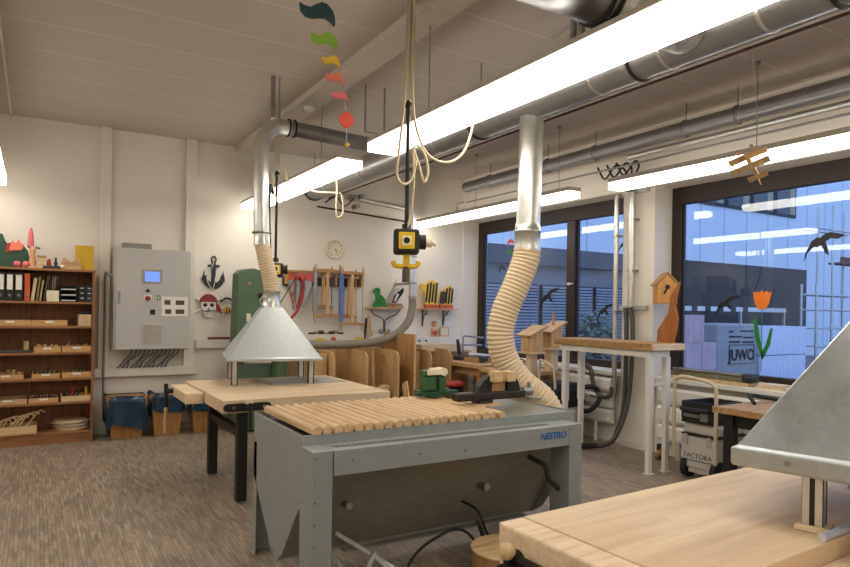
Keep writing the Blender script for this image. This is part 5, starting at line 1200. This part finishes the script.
lo('blue_lining', plain('case_blue', '24406e', .6), MB().b(.012, .388, -.138, .138, .031, .13), 0, tc_)
lo('carry_handle', M['rubber'], MB().tube(catmull([(-.02, -.12, .13), (-.07, -.1, .13), (-.085, 0, .13), (-.07, .12, .13), (-.02, .15, .13)], 6), .022, 10), 0, tc_)
lo('latch', M['steel'], MB().b(-.034, -.02, -.12, -.04, .03, .13), .004, tc_)
lo('latch_bar', M['steel'], MB().b(-.04, -.02, -.04, .13, .055, .085), .004, tc_)
sbn = small_bench('small butcher-block workbench on dark legs under the right window', 4.71, 5.62, 2.05, 3.22, .80, 'oak', 'black')
tag(MB().tube(catmull([(5.1, 3.1, .81), (5.2, 3.2, .86), (5.35, 3.15, .84), (5.5, 3.1, .81)], 6), .016, 8).build('black_strap', M['rubber']), 'black strap lying on the back of the butcher-block bench', 'strap')
# things on the right sill
ps = thing('paper_cutter', 'grey-green worn metal cutter lying on a board on the right window sill', 'tool', (5.98, 4.1, .852))
MB().b(5.84, 6.14, 3.62, 4.5, .851, .885).build('board', M['pine'], ps, .003)
MB().b(5.88, 6.08, 3.70, 4.55, .886, .93).build('bed', plain('worn_green_metal', '8b8a6c', .5, .4, .2), ps, .006)
MB().cyl((5.9, 3.66, .95), (5.9, 4.5, .95), .02, n=10).b(5.87, 5.93, 4.4, 4.46, .93, .97).build('rail', M['steel'], ps)
MB().b(5.86, 6.0, 3.60, 3.70, .89, .97).cyl((5.88, 3.55, .93), (5.88, 3.66, .93), .03, n=12).build('head', M['char'], ps, .008)
for k, (y0, y1, z, lb) in enumerate(((3.25, 3.55, .851, 'pale board on the sill right of the metal cutter, lower of two'), (3.30, 3.52, .8745, 'pale board on the sill right of the metal cutter, upper of two'), (2.95, 3.2, .851, 'pale offcut farthest right on the window sill'))):
    tag(MB().b(5.84, 6.02, y0, y1, z, z + .022).build('sill_board', M['beechx']), lb, 'board', 'boards on the sill')
tag(MB().b(5.83, 6.0, 3.58, 4.72, .8505, .8508).build('paper_sheet', M['paper']), 'white paper under the metal cutter on the sill', 'paper') if 0 else None

# ---------------------------------------------------------------- stickers, a modelled reflection and hanging things in the windows
def bird(label, y, z, s, rot=0, flip=1, kz=1.25):
    P = [(0, .08), (-.12, .10), (-.35, .02), (-.62, -.30), (-.66, -.50), (-.52, -.28), (-.30, -.14), (-.12, -.14), (.05, -.10), (.22, -.30), (.36, -.36), (.30, -.18), (.22, -.02), (.42, .05), (.70, .02), (1.0, .10), (.72, .16), (.40, .20), (.16, .16)]
    c, sn = math.cos(rot), math.sin(rot)
    pts = [(y - flip * s * (a * c - b * sn), z + kz * s * (a * sn + b * c)) for a, b in P]
    tag(MB().prism(pts, 'x', XG - .004, XG - .001).build('bird_sticker_or_reflection', M['black']), label, 'sticker', 'black bird stickers')
bird('black bird sticker at the upper right of the right window', 3.167, 2.24, .217, 0, 1, 1.75)
bird('small black bird sticker on the left pane of the left window', 6.86, 1.76, .27, .25)
bird('small black bird sticker low on the right pane of the left window', 5.80, 1.57, .2, .25)
bird('black bird sticker beside the riser pipe in the left window', 5.48, 2.40, .18, .2)
bird('dark bird reflection, modelled as a flat black shape low in the right window, left of the tulip', 4.12, 1.66, .2, .25)  # dark reflection in the pane, put in as a flat black bird shape
tu = thing('tulip_sticker', 'orange paper tulip with long green leaves on the right window', 'window decoration', (XG, 3.72, 1.3))
ty = lambda px, py: (4.17 - (px - 720) * .01195, 1.78 - (py - 292) * .01)
MB().prism([(3.805, 1.78), (3.80, 1.73), (3.78, 1.65), (3.74, 1.60), (3.68, 1.60), (3.64, 1.66), (3.625, 1.73), (3.61, 1.78), (3.645, 1.765), (3.665, 1.79), (3.69, 1.765), (3.715, 1.795), (3.74, 1.765), (3.765, 1.785), (3.78, 1.765)], 'x', XG - .006, XG - .002).build('flower', M['tulip'], tu)
MB().cyl((XG - .006, 3.71, .98), (XG - .004, 3.71, 1.60), .004, n=6).build('stem', M['leafgreen'], tu)
MB().prism([(3.80, 1.50), (3.78, 1.32), (3.72, 1.14), (3.70, 1.10), (3.69, 1.16), (3.735, 1.34), (3.77, 1.52)], 'x', XG - .005, XG - .002).prism([(3.60, 1.42), (3.62, 1.26), (3.68, 1.13), (3.70, 1.10), (3.71, 1.16), (3.665, 1.26), (3.625, 1.41)], 'x', XG - .005, XG - .002).build('leaf', M['leafgreen'], tu)
for lb, y, z, m in (('red paper shape hanging highest in the left window', 7.52, 2.56, 'coral'), ('green paper shape hanging in the left window under the red one', 7.55, 2.40, 'leafgreen'), ('dark paper bird hanging in the left window beside the hose', 7.72, 2.17, 'char'), ('second red paper shape low in the left window beside the hose', 7.25, 1.74, 'coral')):
    pts = [(y + .10 * a, z + .10 * b) for a, b in ((-.9, -.1), (-.3, .5), (.4, .6), (.9, .1), (.6, -.6), (.5, -.1), (0, .1), (-.4, -.1))]
    o = MB().prism(pts, 'x', XG - .14, XG - .136).cyl((XG - .138, y, z), (XG - .138, y, 2.78), .0015, n=5)
    tag(o.build('paper_shape', M[m]), lb, 'window decoration', 'paper shapes in the left window')

# ---------------------------------------------------------------- mobile, biplane, detector
def wave(px, s, m, label, c):
    x, z = c
    P = [(-1, .30), (-.93, -.12), (-.65, -.36), (-.25, -.38), (.1, -.26), (.45, -.2), (.75, -.3), (.95, -.50), (1.0, -.42), (1.0, -.1), (.85, .3), (.55, .58), (.2, .6), (-.1, .42), (-.4, .2), (-.75, .2)]
    t = MB().prism([(x + s * a * .10, z + s * b * .10) for a, b in P], 'y', 3.19, 3.205)
    t.cyl((x + .02, 3.198, z + .02 * s), (x + .035, 3.198, z + .13), .0012, n=5)
    tag(t.build('mobile_piece', M[m], None, .002), label, 'mobile', 'wave shaped mobile')
wave(0, 1.0, 'teal', 'petrol wave shape topmost and largest of the hanging mobile', (1.252, 3.105))
wave(0, .74, 'lime', 'lime green wave shape second from the top of the mobile', (1.292, 2.972))
wave(0, .52, 'yell', 'yellow wave shape third from the top of the mobile', (1.33, 2.868))
wave(0, .50, 'salmon', 'salmon wave shape fourth from the top of the mobile', (1.352, 2.782))
wave(0, .46, 'pink', 'pink wave shape fifth from the top of the mobile', (1.385, 2.69))
md_ = thing('mobile_disc', 'coral disc with a small yellow bead at the bottom of the mobile', 'mobile', (1.43, 3.2, 2.57), 0, 'wave shaped mobile')
MB().cyl((1.43, 3.192, 2.57), (1.43, 3.207, 2.57), .042, n=28).build('disc', M['coral'], md_)
MB().cyl((1.432, 3.2, 2.61), (1.40, 3.2, 2.72), .0012, n=5).cyl((1.435, 3.2, 2.44), (1.432, 3.2, 2.53), .0012, n=5).cyl((1.27, 3.2, 3.16), (1.25, 3.2, ZC), .0012, n=5).build('thread', M['paper'], md_)
MB().ball((1.436, 3.2, 2.435), .013, 10).build('bead', M['yell'], md_)
pn = thing('model_biplane', 'wooden model biplane hanging in front of the right lamp', 'model plane', (4.56, 2.86, 2.74))
tv = (Vector((.85, -.52, 0)) * .68 + Vector((.52, .85, 0)) * .70 - Vector((0, 0, .40))).normalized()      # towards the tail
wv = Vector((.85, -.52, 0)); wv = (wv - tv * wv.dot(tv)).normalized(); uv = wv.cross(-tv)
Mp = Matrix((wv, -tv, uv)).transposed().to_4x4()
for z, w in ((.0, .27), (.095, .27)):
    MB().b(-w / 2, w / 2, -.036, .036, z, z + .008, Mp).build('wing', M['pine'], pn, .002, True)
MB().prism([(-.05, .0), (.25, .03), (.25, .045), (.05, .06), (-.06, .045)], 'x', -.015, .015, Mp @ Matrix.Rotation(PI, 4, 'Z')).build('fuselage', M['pine'], pn, .004, True)
MB().b(-.07, .07, -.26, -.20, .04, .047, Mp).b(-.004, .004, -.27, -.21, .045, .10, Mp).build('tail', M['plyx'], pn, 0, True)
for sx in (-1, 1):
    MB().cyl(Mp @ Vector((.05 * sx - .01, .03, -.04)), Mp @ Vector((.05 * sx + .01, .03, -.04)), .022, n=14).build('wheel', M['plyx'], pn, 0, True)
    MB().cyl((.08 * sx, -.05 * sx, .06), (.02 * sx, 0, ZC - 2.74), .0012, n=5).build('thread', M['paper'], pn, 0, True)
for sx in (-.11, .11):
    for sy in (-.03, .03): MB().cyl(Mp @ Vector((sx, sy, .006)), Mp @ Vector((sx, sy, .097)), .003, n=6).build('strut', M['pine'], pn, 0, True)
sd = thing('smoke_detector', 'round white smoke detector on the ceiling beam', 'smoke detector', (2.245, 5.9, 3.5))
MB().lathe([(.05, 0), (.055, -.02), (.045, -.045), (.03, -.05), (.001, -.05)], (2.245, 5.9, 3.5), 24).build('body', M['white'], sd); MB().lathe([(.06, 0), (.06, -.012), (.05, -.014)], (2.245, 5.9, 3.5), 24).build('base', M['lamp'], sd)
rd = thing('duct_hanger', 'steel U-shaped hanger frame under the ceiling between the first two strip lamps', 'hanger', (2.6, 5.6, 3.3))
MB().b(2.60, 2.612, 5.4, 5.412, 3.2, ZC).build('rod', M['steel'], rd); MB().b(2.80, 2.812, 5.4, 5.412, 3.2, ZC).build('rod', M['steel'], rd); MB().b(2.60, 2.812, 5.4, 5.412, 3.19, 3.2).build('crossbar', M['steel'], rd)
hp = thing('ceiling_post', 'grey square post hanging from the ceiling beside the left hood duct', 'post', (1.82, 5.7, 3.3))
MB().b(1.80, 1.835, 5.68, 5.71, 3.26, ZC).build('post', M['steel'], hp); MB().b(1.87, 1.88, 5.68, 5.69, 3.26, ZC).build('rod', M['steel'], hp)
